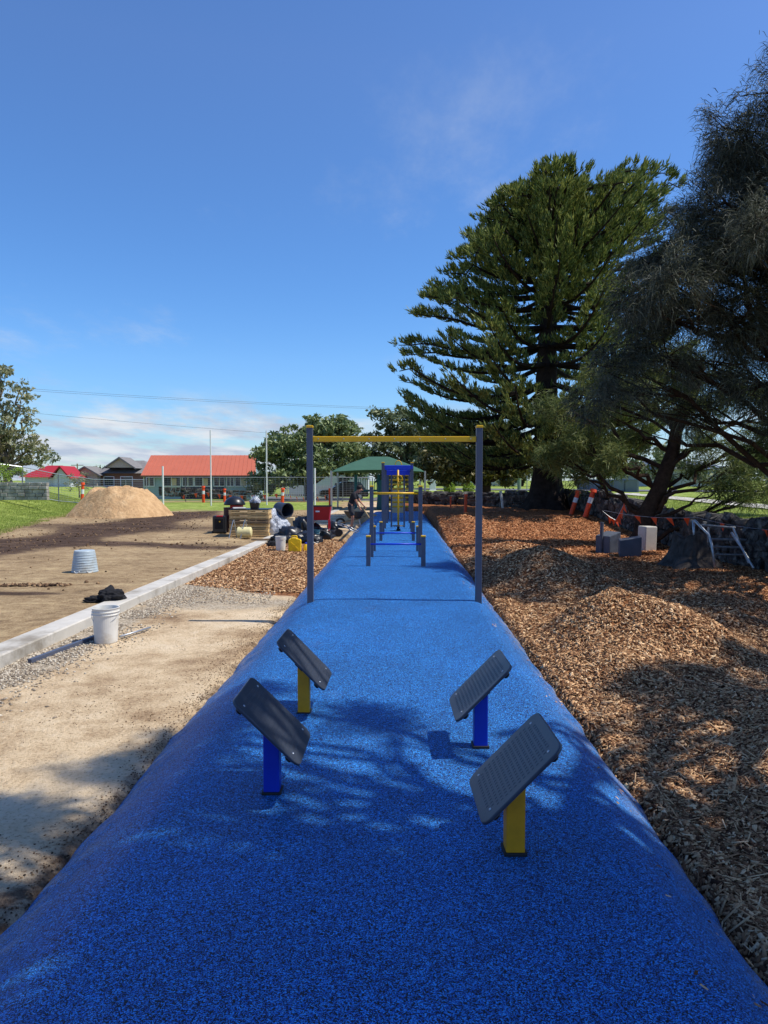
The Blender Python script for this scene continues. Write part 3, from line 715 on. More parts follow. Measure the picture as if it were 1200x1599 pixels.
# Norfolk Island pine
def norfolk():
    bx, by = 7.75, 34.0; bz = float(H(bx, by))
    t = thing('norfolk_pine', 'huge dark conifer with tiered sweeping branches and flat broad top', 'tree', (bx, by, bz))
    lv = Leaves(); tr = MB()
    zs = np.array([-.3, 0, .25, .7, 1.5, 3, 6, 10, 14, 16.6]); rs = np.array([1.45, 1.25, .95, .78, .68, .6, .5, .36, .18, .05])
    trunk_x = lambda z: bx-.0*z+.02*np.sin(z*.7)
    zz = np.linspace(-.3, 14.4, 60); rr = np.interp(zz, zs, rs)
    n = 20; V = []
    for z, r in zip(zz, rr):
        th = np.arange(n)*2*math.pi/n
        q = r*(1+.13*np.sin(th*5+1)*np.exp(-max(z, 0)*.8)+.05*np.sin(th*3+z)+rng.normal(0, .025, n))
        V.append(np.stack([trunk_x(z)+q*np.cos(th), by+q*np.sin(th), np.full(n, z+bz)], 1))
    tr.add(np.concatenate(V), [(i*n+j, i*n+(j+1) % n, (i+1)*n+(j+1) % n, (i+1)*n+j) for i in range(59) for j in range(n)])
    part('trunk', tr, M['barkn'], t, smooth=True)
    # height of the crown's outline at each offset from the trunk
    cx = np.array([-8, -6.1, -4.7, -3.6, -2.85, -1.9, -1, 0, 3, 4.6, 5.4, 5.9, 6.3])
    cz = np.array([6.6, 9.6, 11.2, 13.7, 15.2, 16.3, 16.9, 17.1, 17.0, 16.6, 15.8, 14.2, 12])-1.7
    hz = np.array([3.0, 4.3, 5.6, 6.6, 7.6, 8.6, 9.6, 11.2, 12.6, 14.0, 15.2, 16.2, 16.9])
    rl = np.array([6.6, 7.6, 8.1, 7.6, 7.0, 6.7, 6.4, 5.3, 4.6, 4.0, 3.4, 2.8, 1.6])
    rr_ = np.array([5.2, 6.0, 6.0, 6.2, 6.2, 6.2, 6.3, 6.3, 6.3, 6.1, 5.9, 5.4, 4.6])
    br = MB(); az0 = 0; P_, D_, L_, Wd_, Dr_ = [], [], [], [], []
    z = 2.9
    while z < 14.9:
        k = 9; az0 += 1.13+rng.uniform(-.2, .2)
        rise_s = np.interp(z, [2.9, 4.5, 7, 9, 12, 14, 15.6], [-.07, -.03, .0, .06, .22, .48, .8])
        for j in range(k):
            az = az0+j*2*math.pi/k+rng.uniform(-.25, .25)
            ca, sa = math.cos(az), math.sin(az); wl = .5*(1-ca); R = 5
            for _ in range(4):
                tz = min(z+R*rise_s*.8, 16.8); R = np.interp(tz, hz, rl)*wl+np.interp(tz, hz, rr_)*(1-wl)
            R *= rng.uniform(.82, 1.06)
            if z > 13.5: R *= 1-.35*(z-13.5)/2.1*rng.random()
            s = np.linspace(0, 1, 14)
            hgt = z+R*rise_s*(s**1.25)*.8-R*(.09 if z < 7 else .05)*np.sin(s*math.pi)*1.3+(.6*s**4 if z < 11 else .2*s**4)
            rad = s*R; bend = rng.uniform(-.12, .12)
            cap = np.minimum(np.interp(rad*ca, cx, cz), 15.6-.07*(rad*sa)**2)+rng.uniform(-.9, .1)
            hgt = np.minimum(hgt, np.maximum(cap, z))+ (0)
            pts = np.stack([bx+rad*np.cos(az+bend*s), by+rad*np.sin(az+bend*s), hgt+.1], 1)
            br.tube(pts, np.interp(s, [0, 1], [.055+.012*R, .02]), 5, False)
            m = int(R*(13 if z < 9 else 16)); u = .22+.78*rng.random(m)**.8
            if z > 12: u = .12+.88*rng.random(m)
            c = np.stack([np.interp(u, s, pts[:, i]) for i in range(3)], 1)
            outd = np.array([ca, sa, 0]); latd = np.array([-sa, ca, 0])
            lat = rng.choice([-1, 1], m)*rng.random(m)**.7*(.75*(1-.7*u)+.12)*min(1, R/4)*(1.0 if z < 9 else 1.3)
            c = c+latd*lat[:, None]+outd*(np.abs(lat)*.35)[:, None]
            upw = rng.uniform(.45, 1.3, m)
            d = outd*(.6+.3*rng.random(m))[:, None]+latd*(np.sign(lat)*rng.uniform(.1, .6, m))[:, None]+np.array([0, 0, 1])*upw[:, None]
            d /= np.linalg.norm(d, axis=1)[:, None]
            for q in range(13):
                off = rng.random((m, 1))*.28
                P_.append(c+d*off+rng.normal(0, .035, (m, 3))); D_.append(d+rng.normal(0, .34, (m, 3)))
                L_.append(rng.uniform(.14, .30, m)); Wd_.append(rng.uniform(.035, .06, m)); Dr_.append(np.full(m, -.25))
        z += .62 if z < 5 else (.86 if z < 9.5 else (.62 if z < 12 else .42))
    lv.strands(np.concatenate(P_), np.concatenate(D_), np.concatenate(L_), np.concatenate(Wd_), np.concatenate(Dr_))
    part('branches', br, M['barkn'], t)
    lv.build('crown', M['leaf_norfolk'], t)
norfolk()

def clump_tree(name, label, cat, base, lean, blobs, style, leafm, barkm, tr_r, n_cl, n_st, ln, wd, droop, group=None, trunk_top=None, twig=.012, forks=True, clr=.45):
    """trunk + limbs to blob centres + clumps of blades inside each blob"""
    t = thing(name, label, cat, base, group)
    base = np.array(base, float); top = np.array(trunk_top, float)
    tp = curve(base-[0, 0, .2], top, 0, .08, 10); tp[:, 0] += lean*np.sin(np.linspace(0, math.pi, 10))
    tr = MB(); rad = np.interp(np.linspace(0, 1, 10), [0, .08, 1], [tr_r*1.5, tr_r, tr_r*.45]); tr.tube(tp, rad, 12)
    part('trunk', tr, barkm, t, smooth=True)
    br = MB(); P_, D_, L_ = [], [], []
    for (x, y, z, r) in blobs:
        c = np.array([x, y, z])
        # leave the trunk at the point lower than the blob
        dd = np.linalg.norm(tp[:, :2]-c[:2], axis=1)
        hz = z-dd*.55; i = int(np.argmin(np.abs(tp[:, 2]-hz)))
        cp = curve(tp[i], c, .06 if style != 'droop' else .1, .3, 9)
        br.tube(cp, np.linspace(max(.02, tr_r*.3), .018, 9), 6, False)
        k = max(3, int(n_cl*r*r))
        dirs = sph(k)*(rng.random((k, 1))**.4)*r
        for q in dirs:
            e = c+q*np.array([1, 1, .8])
            s0 = cp[rng.integers(4, 9)]
            if rng.random() < .6: br.tube(curve(s0, e, .05, .3, 4), [twig*1.6, twig, twig*.8, twig*.5], 3, False)
            m = int(n_st*rng.uniform(.5, 1.4))
            if style == 'droop':
                P_.append(e+rng.normal(0, clr*.38, (m, 3))); d = sph(m)*.5+np.array([0, 0, .28])+q/(r+.01)*.5; D_.append(d)
            else:
                P_.append(e+rng.normal(0, clr*.25, (m, 3))); d = sph(m)+np.array([0, 0, .25])+q/(r+.01)*.4; D_.append(d)
            L_.append(rng.uniform(.6, 1.3, m)*ln)
    lv = Leaves(); P = np.concatenate(P_); n = len(P)
    lv.strands(P, np.concatenate(D_), np.concatenate(L_), wd*rng.uniform(.7, 1.3, n), droop*rng.uniform(.6, 1.5, n))
    part('branches', br, barkm, t)
    lv.build('crown', leafm, t)
    return t

# big drooping sheoak at the right
def px_blobs(lst, d):
    out = []
    for (px, py, dd, r) in lst:
        p = at(px, py, d+dd); out.append((p[0], p[1], p[2], r))
    return out
B = px_blobs([(1240, 115, 0, .8), (1195, 160, -.6, .55), (1150, 215, -.3, .75), (1215, 230, .6, 1.0), (1120, 270, .2, .55), (1110, 330, -.3, .75), (1180, 330, .6, 1.0), (1250, 320, 0, 1.1),
    (1075, 345, .8, .5), (1050, 400, -.3, .65), (1115, 420, .6, .95), (1190, 440, 0, .9), (1005, 415, 0, .5), (985, 470, -.3, .55), (1050, 480, .7, .8), (1130, 500, -.4, .7), (1230, 520, .5, 1.0),
    (985, 540, .5, .6), (950, 585, .2, .5), (1040, 560, 0, .6), (1110, 580, 1.0, .7), (1190, 600, -.6, .65), (925, 625, .8, .42), (990, 620, -.2, .5), (1070, 640, .6, .5), (1260, 640, 0, .9),
    (1300, 200, 1.5, 1.3), (1300, 420, 2, 1.3), (1160, 260, 2.5, 1.0), (1090, 400, 3.0, 1.0), (1180, 520, 3, 1.1), (1330, 330, -1, 1.2), (1010, 500, 2.2, .7)], 13.5)
for (sx_, sy_, z_) in [(4.3, 9, 5.2), (5, 8, 5.6), (4.6, 10.4, 5.4), (5.6, 9.4, 6), (3.5, 11, 5.6), (2.4, 11.8, 5.8), (6.2, 11, 6), (5.6, 7, 6.2), (4.4, 7.2, 6.5), (3.0, 12.6, 6.0), (6.6, 8.6, 6), (1.7, 12.9, 5.2), (5.2, 12.0, 6.2), (3.9, 9.9, 6.1), (4.9, 9.1, 6.4), (5.3, 10.2, 6.6), (6.2, 9.8, 6.6), (5.9, 8.2, 6.4), (3.1, 14.0, 6.3), (4.0, 13.2, 6.4), (2.2, 13.6, 5.9), (4.1, 11.3, 6.2), (3.3, 12.4, 6.9), (6.5, 16.5, 6), (7.5, 15.5, 6.5), (7.3, 17.2, 6.5), (8.2, 16.2, 6.5), (6.6, 18.4, 6.5), (5.5, 15.5, 6.2), (5.2, 17, 6.5), (7.9, 14.6, 6.4)]:
    B.append((sx_+SUN[0]/SUN[2]*(z_), sy_+SUN[1]/SUN[2]*z_, z_, .62))
clump_tree('sheoak_tree', 'tall dark grey-green sheoak with drooping needles reaching in from the right edge', 'tree', (9.6, 14.6, float(H(9.6, 14.6))), -.6, B, 'droop', M['leaf_she'], M['bark'], .26, 54, 110, .23, .0105, 1.15, trunk_top=(9.2, 14.2, 9.5), twig=.014, clr=.30)
# overhanging sheoak beside the camera (its shade falls across the near path)
A = []
bright = [(.02, 3.5, .42), (.74, 3.05, .36), (1.22, 3.75, .36), (1.3, 3.45, .2), (-.13, 3.75, .17), (1.55, 3.0, .15), (.3, 5.5, .1), (.35, 3.15, .1), (-.7, 5.2, .08), (.9, 5.0, .14), (2.6, 4.7, .25), (2.4, 3.6, .22), (2.0, 2.9, .22), (3.2, 4.1, .22), (1.6, 4.9, .14), (1.25, 4.4, .14), (2.1, 5.6, .2), (3.6, 5.4, .25), (1.5, 2.5, .14), (2.9, 3.2, .2), (1.75, 3.7, .12), (-.3, 5.6, .14)]
sy = -1.2; row = 0
while sy < 8:
    sx = -3.7+(row % 2)*.24
    while sx < 5.8:
        jx, jy = sx+rng.normal(0, .09), sy+rng.normal(0, .09)
        lim = np.interp(jx, [-3.2, -2.2, -1.8, -.9, 1.2, 1.8, 2.6, 3.5, 5], [3.7, 4.4, 5.2, 5.9, 5.95, 6.0, 6.6, 7.2, 8])
        pr = .86 if jy < 4.2 or jx > 2.2 else .84
        if jy < lim and rng.random() < pr and all(math.hypot(jx-a, (jy-b)*.8) > r*.8+(.60 if b < 4.1 else .40) for a, b, r in bright):
            z = 7.2+1.0*rng.random()
            A.append((jx+SUN[0]/SUN[2]*z, jy+SUN[1]/SUN[2]*z, z, .22))
            if rng.random() < .45:
                z = 9.4+1.4*rng.random(); A.append((jx+SUN[0]/SUN[2]*z, jy+SUN[1]/SUN[2]*z, z, .28))  # unseen upper canopy layer, added to keep skylight off the shaded path
        sx += .46
    sy += .4; row += 1
clump_tree('sheoak_tree', 'sheoak standing outside the view on the right, shading the near path', 'tree', (7.0, 1.4, 0), .3, A, 'droop', M['leaf_she'], M['bark'], .24, 90, 90, .15, .022, .8, trunk_top=(5.6, 2.6, 7.6), clr=.26)
# leaning pine
B = px_blobs([(862, 640, -.5, .5), (895, 690, 0, .6), (868, 712, .5, .5), (940, 650, .2, .6), (955, 715, -.6, .5), (905, 745, .6, .35), (1000, 625, 0, .75), (1075, 640, .5, .8), (1110, 690, -.4, .55), (1150, 740, -.9, .5), (1175, 775, -1.2, .4),
    (1190, 700, 0, .8), (1060, 575, .8, .9), (985, 575, .8, .7), (1140, 610, .5, .9), (1230, 640, 0, 1.0), (1120, 765, -.8, .35), (1000, 690, .8, .4), (1220, 760, -.8, .6), (930, 600, 1.2, .55), (1090, 735, .4, .35)], 20.5)
clump_tree('leaning_pine', 'leaning dark trunked pine with yellow-green needles beside the concrete blocks', 'tree', (7.15, 20.4, float(H(7.15, 20.4))), .0, B, 'star', M['leaf_pine'], M['bark'], .27, 60, 85, .26, .017, .25, trunk_top=(9.3, 21.0, 5.0), twig=.012, clr=.5)
B = px_blobs([(870, 655, 0, .9), (905, 690, .5, 1.0), (880, 725, 0, .7), (940, 700, 0, 1.0), (950, 740, .5, .7), (975, 670, 1, 1.0)], 31)
clump_tree('small_pine', 'small pale green pine behind the leaning orange stakes', 'tree', (10.6, 33.0, .75), 0, B, 'star', M['leaf_pine'], M['bark'], .13, 20, 90, .36, .03, .2, trunk_top=(8.6, 31.2, 3.6), clr=.7)

def broad(name, label, base, blobs, leafm, barkm, tr_r, fork, n_cl, n_lf, size, cl_r=.5, cat='tree', group=None, limbs=True):
    t = thing(name, label, cat, base, group); base = np.array(base, float); fork = np.array(fork, float)
    m = MB(); m.tube(curve(base-[0, 0, .3], fork, 0, .15, 6), np.linspace(tr_r*1.3, tr_r*.75, 6), 10); part('trunk', m, barkm, t, smooth=True)
    br = MB(); Ps = []
    for (x, y, z, r) in blobs:
        c = np.array([x, y, z]); cp = curve(fork, c, .05, .3, 7); br.tube(cp, np.linspace(tr_r*.5, tr_r*.12, 7), 6, False)
        k = max(4, int(n_cl*r*r)); q = sph(k)*(rng.random((k, 1))**.33)*r*np.array([1, 1, .75]); e = c+q
        for i in range(0, k, 3): br.tube(curve(cp[rng.integers(3, 7)], e[i], .03, .3, 4), [tr_r*.1, tr_r*.07, tr_r*.05, tr_r*.03], 3, False)
        cs = cl_r*rng.uniform(.6, 1.2, k)
        for i in range(k): 
            mm = max(3, int(n_lf*rng.uniform(.5, 1.3))); Ps.append(e[i]+sph(mm)*(rng.random((mm, 1))**.45)*cs[i]*np.array([1, 1, .6]))
    part('branches', br, barkm, t)
    P = np.concatenate(Ps); V, I = quads_leaves(P, size*rng.uniform(.6, 1.4, len(P)))
    arr('crown', V-np.array(base), I, leafm, t); return t
# rounded myrtle behind the goal
B = px_blobs([(430, 712, 0, 2.0), (420, 750, 0, 1.6), (470, 690, 0, 2.2), (520, 678, 0, 2.2), (545, 700, -1, 1.7), (495, 720, -2, 2.0), (455, 740, -1.5, 1.8), (540, 725, -1, 1.4), (440, 695, 2, 1.7), (490, 668, 2, 1.6), (540, 668, 1, 1.2), (410, 765, 1, 1.2), (560, 735, 2, 1.3)], 66)
broad('myrtle_tree', 'wide rounded grey-green tree behind the fence with several dark limbs', (at(487, 0, 66)[0], 66, -.1), B, M['leaf_myrtle'], M['bark'], .45, at(480, 755, 66), 11, 48, .42, .75)
# trees behind the crossbar
B = px_blobs([(600, 652, 0, 1.2), (625, 650, 1, 1.1), (640, 668, 0, 1.5), (610, 672, 1, 1.0), (590, 700, 0, 1.9), (630, 700, 0, 2.2), (670, 690, 0, 2.0), (700, 680, 1, 1.8), (575, 720, 0, 1.5), (650, 725, 0, 2), (605, 735, 0, 1.5)], 70)
broad('gum_tree', 'olive green tree rising behind the green shade sail', (at(640, 0, 70)[0], 70, 0), B, M['leaf_far'], M['barkp'], .4, at(640, 745, 70), 9, 44, .45, .8)
B = px_blobs([(690, 712, 0, 1.3), (715, 728, -.5, 1.3), (735, 700, 0, 1.5), (760, 720, 0, 1.5), (785, 705, 0, 1.5), (805, 728, 0, 1.2), (822, 708, 0, 1.0), (745, 742, -.5, 1.0), (790, 745, 0, .8), (700, 745, 0, .8), (670, 730, .5, 1.0), (765, 692, 1, 1.3)], 46)
broad('fig_tree', 'spreading brown-green fig with forked trunk behind the low stone wall', (at(752, 0, 46)[0], 46, .6), B, M['leaf_fig'], M['bark'], .4, at(762, 752, 46), 14, 50, .30, .55)
# gum on the left edge
B = px_blobs([(5, 590, 0, 1.3), (35, 610, 0, 1.0), (15, 640, 0, 1.2), (48, 650, 0, .7), (0, 680, -1, 1.7), (35, 690, 0, 1.4), (58, 698, .5, .8), (-30, 620, 0, 1.8), (-35, 690, 0, 2), (20, 720, 1, 1.5), (55, 720, 1, .8), (-10, 740, 0, 1.5)], 50)
broad('gum_tree', 'sparse olive gum tree at the left edge above the stone wall', (at(18, 0, 50)[0], 50, .9), B, M['leaf_gum'], M['barkp'], .3, at(10, 735, 50), 10, 36, .30, .55)
B = px_blobs([(8, 735, -1, .9), (25, 738, 0, .7), (-15, 740, 0, 1)], 46)
broad('garden_shrub', 'bright green shrub above the left stone wall', (at(8, 0, 46)[0], 46, .9), B, M['leaf_lime'], M['barkp'], .06, at(8, 752, 46), 14, 30, .14, .3, 'shrub')
B = px_blobs([(122, 748, 0, .8), (135, 755, 0, .6), (112, 757, 0, .5)], 52)
broad('garden_shrub', 'pale flowering shrub between the maroon house and the charcoal house', (at(124, 0, 52)[0], 52, .7), B, M['leaf_gum'], M['barkp'], .05, at(124, 762, 52), 14, 30, .16, .3, 'shrub')
B = px_blobs([(83, 716, 0, 1.1)], 100)
broad('garden_tree', 'small round tree top behind the maroon roof', (at(83, 0, 100)[0], 100, 0), B, M['leaf_far'], M['barkp'], .15, at(83, 730, 100), 12, 30, .35, .5)
bgt = [(-46, 120, 4.2, 3.5), (-36, 130, 4.3, 3), (-27, 105, 4.0, 2.2), (-22, 108, 4.3, 2.4), (-8, 100, 3.8, 3.5), (1, 96, 3.6, 3.4), (9, 92, 4.2, 3.6), (17, 88, 4.6, 3.8), (25, 92, 5.2, 4.2), (34, 88, 5.6, 4.6), (43, 84, 5.5, 4.6), (52, 80, 6, 5), (61, 70, 5, 5)]
names_bg = ['low tree far behind the maroon house', 'low tree far behind the charcoal house', 'tree peeping over the left of the orange roof', 'tree peeping over the middle of the orange roof', 'distant tree behind the rounded grey-green tree', 'distant tree behind the shade sail', 'distant tree behind the climbing frame', 'distant tree behind the fig', 'distant tree right behind the big conifer trunk', 'distant tree across the road behind the corrugated fence', 'distant tree across the road behind the leaning pine', 'distant tree across the road near the right edge', 'distant tree across the road past the right edge']
for (x, y, z, r), lb in zip(bgt, names_bg):
    bl = [(x+rng.normal(0, r*.6), y+rng.normal(0, r*.3), z*.62+rng.normal(0, .5), r*.55) for _ in range(6)]+[(x, y, z*.75, r*.7)]
    broad('background_tree', lb, (x, y, 0), bl, M['leaf_far'], M['bark'], .3, (x, y, z*.35), 1.8, 26, .6, 1.2, group='trees beyond the fences')

# ------------------------------------------------------------------ dry stone wall (right)
def drystone():
    mb = MB()
    pts = np.array(WALL, float); seg = np.linalg.norm(np.diff(pts, axis=0), axis=1); cum = np.concatenate([[0], np.cumsum(seg)]); T = cum[-1]
    s = 0
    def P(s): return np.array([np.interp(s, cum, pts[:, 0]), np.interp(s, cum, pts[:, 1])])
    ico = None
    bm = bmesh.new(); bmesh.ops.create_cube(bm, size=1); bmesh.ops.subdivide_edges(bm, edges=bm.edges, cuts=1, use_grid_fill=True)
    base = np.array([v.co for v in bm.verts]); fc = [[v.index for v in f.verts] for f in bm.faces]; bm.free()
    nrm = base/np.linalg.norm(base, axis=1)[:, None]*.5
    base = base*.55+nrm*.55
    for lay in range(5):
        s = rng.random()*.3
        while s < T:
            p = P(s); far = p[1] > 26; L = rng.uniform(.22, .5)*(1.3 if far else 1)
            q = P(min(s+.3, T)); d = q-p; ang = math.atan2(d[1], d[0])
            z0 = float(H(p[0]-.6, p[1])) if p[1] < 40 else .1
            tot = .92 if p[1] < 30 else .75
            h = tot/4.4
            for side in ((-.13,) if lay < 4 and far else (-.15, .15)) if lay < 4 else (0,):
                w = rng.uniform(.26, .36) if lay < 4 else rng.uniform(.3, .45)
                c = np.array([p[0]-math.sin(ang)*-side, p[1]+math.cos(ang)*-side*1, z0+h*(lay+.45)+rng.normal(0, .015)])
                V = base*np.array([L*1.08, w*1.1, h*rng.uniform(1.05, 1.3)])*(1+rng.normal(0, .09, base.shape))
                R = rotZ(ang+rng.normal(0, .06))@rotX(rng.normal(0, .1 if lay < 4 else .35))
                mb.add(V@R.T+c, fc)
            s += L
    o = single('stone_wall', mb, M['stone'], 'low dark bluestone dry wall running behind the mulch on the right', 'wall')
    return o
drystone()
# ------------------------------------------------------------------ left block wall
mb = MB()
y0 = 40; z0 = .55
for lay in range(5):
    x = -26+.15*(lay % 2)
    while x < -18.9:
        L = rng.uniform(.35, .75); L = min(L, -18.9-x+.02)
        if L > .12: mb.box((x+L/2, y0+rng.normal(0, .015), z0+.2*lay+.1), (L-.03, .3, .18))
        x += L
mb.box((-22.5, y0+.02, z0+.5), (7.15, .2, .98))
single('block_wall', mb, M['block'], 'pale grey stone block retaining wall on the left grass bank', 'wall', bevel=.02)
mb = MB(); 
for lay in range(4):
    x = -19
    while x < -12:
        L = rng.uniform(.3, .6); mb.box((x+L/2, 60+rng.normal(0, .03)+(x+19)*.25, .45-.06*(x+19)+.2*lay+rng.normal(0, .02)), (L-.04, .4, .19), rotZ(.24+rng.normal(0, .05))); x += L
single('garden_wall', mb, M['stone'], 'dark stone garden wall behind the sand pile', 'wall', bevel=.03)

# ------------------------------------------------------------------ sand pile
def heap(name, cx, cy, rx, ry, h, mat, label, cat, flat=.35, seed=1, k=.14):
    n = 60; xs = np.linspace(-1.15, 1.15, n); gx, gy = np.meshgrid(xs, xs)
    r = np.sqrt(gx**2+gy**2)*(1+.12*np.sin(np.arctan2(gy, gx)*3+seed))
    z = h*np.clip((1-r)/(1-flat), 0, 1)
    z = z-.04*h*(z/h)**6
    Xw, Yw = cx+gx*rx, cy+gy*ry
    z = z*(1+k*(fbm(Xw, Yw, .9, seed)-.5)*2)+.06*h*(fbm(Xw, Yw, .3, seed+1)-.5)*(z > 0)
    zb = H(Xw, Yw); Z = np.where(z > .001, zb+z, zb-.08)
    ii = (np.arange(n-1)[:, None]*n+np.arange(n-1)[None, :]).ravel()
    o = arr(name, np.stack([Xw.ravel(), Yw.ravel(), Z.ravel()], 1), np.stack([ii, ii+1, ii+n+1, ii+n], 1), mat, smooth=True, origin=(cx, cy, float(zb[n//2, n//2])))
    return tag(o, label, cat)
heap('sand_heap', -13.75, 37.2, 2.6, 2.3, 1.44, M['sandpile'], 'large heap of tan sand on the brown dirt field', 'sand pile', .5, 2, .3)
heap('soil_heap', -.95, 33.5, 1.15, 1.6, .62, M['sandpile'], 'small pale heap of soil behind the worker', 'soil pile', .3, 4)

# ------------------------------------------------------------------ goal posts
for i, (px, top, lb) in enumerate([(255, 728, 'short white goal post left of the tall pair'), (330, 672, 'tall white goal post in front of the orange roof'), (417, 673, 'tall white goal post against the rounded tree'), (492, 731, 'short white goal post just right of the frame post')]):
    d = 52 if i in (1,) else 53.5
    p = at(px, top, d); zb = float(H(p[0], d))-.1
    m = MB(); m.tube([(p[0], d, zb), (p[0], d, p[2])], .05 if i in (1, 2) else .07, 12)
    single('goal_post', m, M['whitep'], lb, 'goal post', 'white goal posts', smooth=False)

# ------------------------------------------------------------------ temporary mesh fence
def fence_panel(p0, p1, h, label, first=False, z0=None, z1=None):
    (xa, ya), (xb, yb) = p0, p1
    za = float(H(xa, ya)) if z0 is None else z0; zb = float(H(xb, yb)) if z1 is None else z1
    t = thing('mesh_fence_panel', label, 'fence', (xa, ya, za), 'temporary mesh fence panels')
    for x, y, z in ((xa, ya, za), (xb, yb, zb)):
        m = MB(); m.tube([(x, y, z-.05), (x, y, z+h)], .04, 8); part('fence_post', m, M['steel'], t)
    m = MB(); m.tube([(xa, ya, za+h-.03), (xb, yb, zb+h-.03)], .03, 6); m.tube([(xa, ya, za+.12), (xb, yb, zb+.12)], .03, 6); part('rail', m, M['steel'], t)
    w = MB()
    for k in range(1, 12):
        zz = .12+(h-.15)*k/12
        w.tube([(xa, ya, za+zz), (xb, yb, zb+zz)], .008, 3, False)
    nn = int(math.hypot(xb-xa, yb-ya)/.3)
    for k in range(1, nn):
        s = k/nn; w.tube([(xa+(xb-xa)*s, ya+(yb-ya)*s, za+(zb-za)*s+.12), (xa+(xb-xa)*s, ya+(yb-ya)*s, za+(zb-za)*s+h-.03)], .005, 3, False)
    part('wire_mesh', w, M['steel'], t)
xs_f = [(-20.7, 62), (-17.3, 62), (-13.9, 62), (-10.4, 62), (-6.9, 62), (-3.6, 62), (-1.0, 62)]
flb = ['mesh fence panel in front of the left of the aqua wall', 'mesh fence panel before the navy wall of the orange roofed building', 'mesh fence panel at the right end of the orange roofed building', 'mesh fence panel beside the corner of the orange roofed building, under the tree', 'mesh fence panel before the dark tree trunk', 'mesh fence panel before the white house', 'mesh fence panel']
for i in range(len(xs_f)-1): fence_panel(xs_f[i], xs_f[i+1], 2.15, flb[i])
lf = [at(-40, 0, 44), at(36, 0, 46), at(92, 0, 48.5), at(147, 0, 52), at(197, 0, 57), (-20.9, 62)]
flb2 = ['mesh fence panel at the left edge above the block wall', 'mesh fence panel before the maroon roofed house', 'mesh fence panel left of the sand pile', 'mesh fence panel before the charcoal roofed house', 'mesh fence panel behind the sand pile']
for i in range(5):
    fence_panel((lf[i][0], lf[i][1]), (lf[i+1][0], lf[i+1][1]), 1.95, flb2[i])

# ------------------------------------------------------------------ buildings
def orange_building():
    d = 70; xl, xr = at(224, 0, d)[0], at(392, 0, d)[0]; zb = -.25; ze = 2.22; zr = 4.25; dep = 7.0
    t = thing('school_building', 'long low building with orange-red metal roof, aqua and navy walls', 'building', ((xl+xr)/2, d, zb))
    m = MB(); m.box(((xl+xr)/2, d+dep/2, (zb+ze)/2), (xr-xl, dep, ze-zb)); m.prism([(d+.01, ze), (d+dep-.01, ze), (d+dep/2, zr-.12)], xl+.6, xr-.002, 'x'); part('wall', m, M['wallaqua'], t)
    def slab(a, b, name='panel', mat='wallnavy', z0=zb+.02, z1=1.05, pr=.03):
        xa, xb = at(a, 0, d)[0], at(b, 0, d)[0]
        m = MB(); m.box(((xa+xb)/2, d-pr, (z0+z1)/2), (xb-xa, pr*1.6, z1-z0)); return part(name, m, M[mat], t)
    slab(283, 331); slab(333, 352)
    for a, b in ((226, 242), (255, 283), (286, 303), (305, 331), (335, 352), (355, 366), (368, 386)):
        fr = slab(a, b, 'window', 'glass', 1.12, 2.02, .04)
        xa, xb = at(a, 0, d)[0], at(b, 0, d)[0]; zz = np.array(fr.location)
        f = MB()
        for x in (xa, (xa+xb)/2, xb): f.box((x, d-.1, 1.57), (.07, .05, .96))
        f.box(((xa+xb)/2, d-.1, 2.05), (xb-xa+.07, .052, .07)); f.box(((xa+xb)/2, d-.1, 1.09), (xb-xa+.07, .052, .07)); part('frame', f, M['whitep'], fr)
        if a in (255, 368, 305): f = MB(); f.box(((xa+xb)/2+.2, d-.085, 1.5), (.55, .012, .7)); part('blind', f, M['card'], fr)
    rf = MB(); o = .45
    yl, yr = d-o, d+dep+o; zo = ze-.12; zt = zr
    a = at(237, 0, d+dep/2)[0]; b = at(402, 0, d+dep/2)[0]; xl2, xr2 = at(220, 0, yl)[0], at(399, 0, yl)[0]
    V = [(xl2, yl, zo), (xr2, yl, zo), (b, d+dep/2, zt), (a, d+dep/2, zt), (xl2, yr, zo), (b, yr, zo)]
    th = np.array([0, 0, -.1]); V = np.array(V); V = np.concatenate([V, V+th])
    rf.add(V, [(0, 1, 2, 3), (3, 2, 5, 4), (0, 3, 4), (6, 9, 8, 7), (9, 10, 11, 8), (0, 6, 7, 1), (1, 7, 8, 2), (2, 8, 11, 5), (0, 4, 10, 6)])
    # standing seams
    for k in range(1, 26):
        s = k/26; p0 = V[0]+(V[1]-V[0])*s; p1 = V[3]+(V[2]-V[3])*s
        rf.tube([p0+[0, 0, .015], p1+[0, 0, .015]], .022, 4, False)
    part('roof', rf, M['roofred'], t)
    g = MB(); g.box(((xl2+xr2)/2, yl-.06, zo-.02), (xr2-xl2, .12, .14)); part('gutter', g, M['brick'], t)
orange_building()
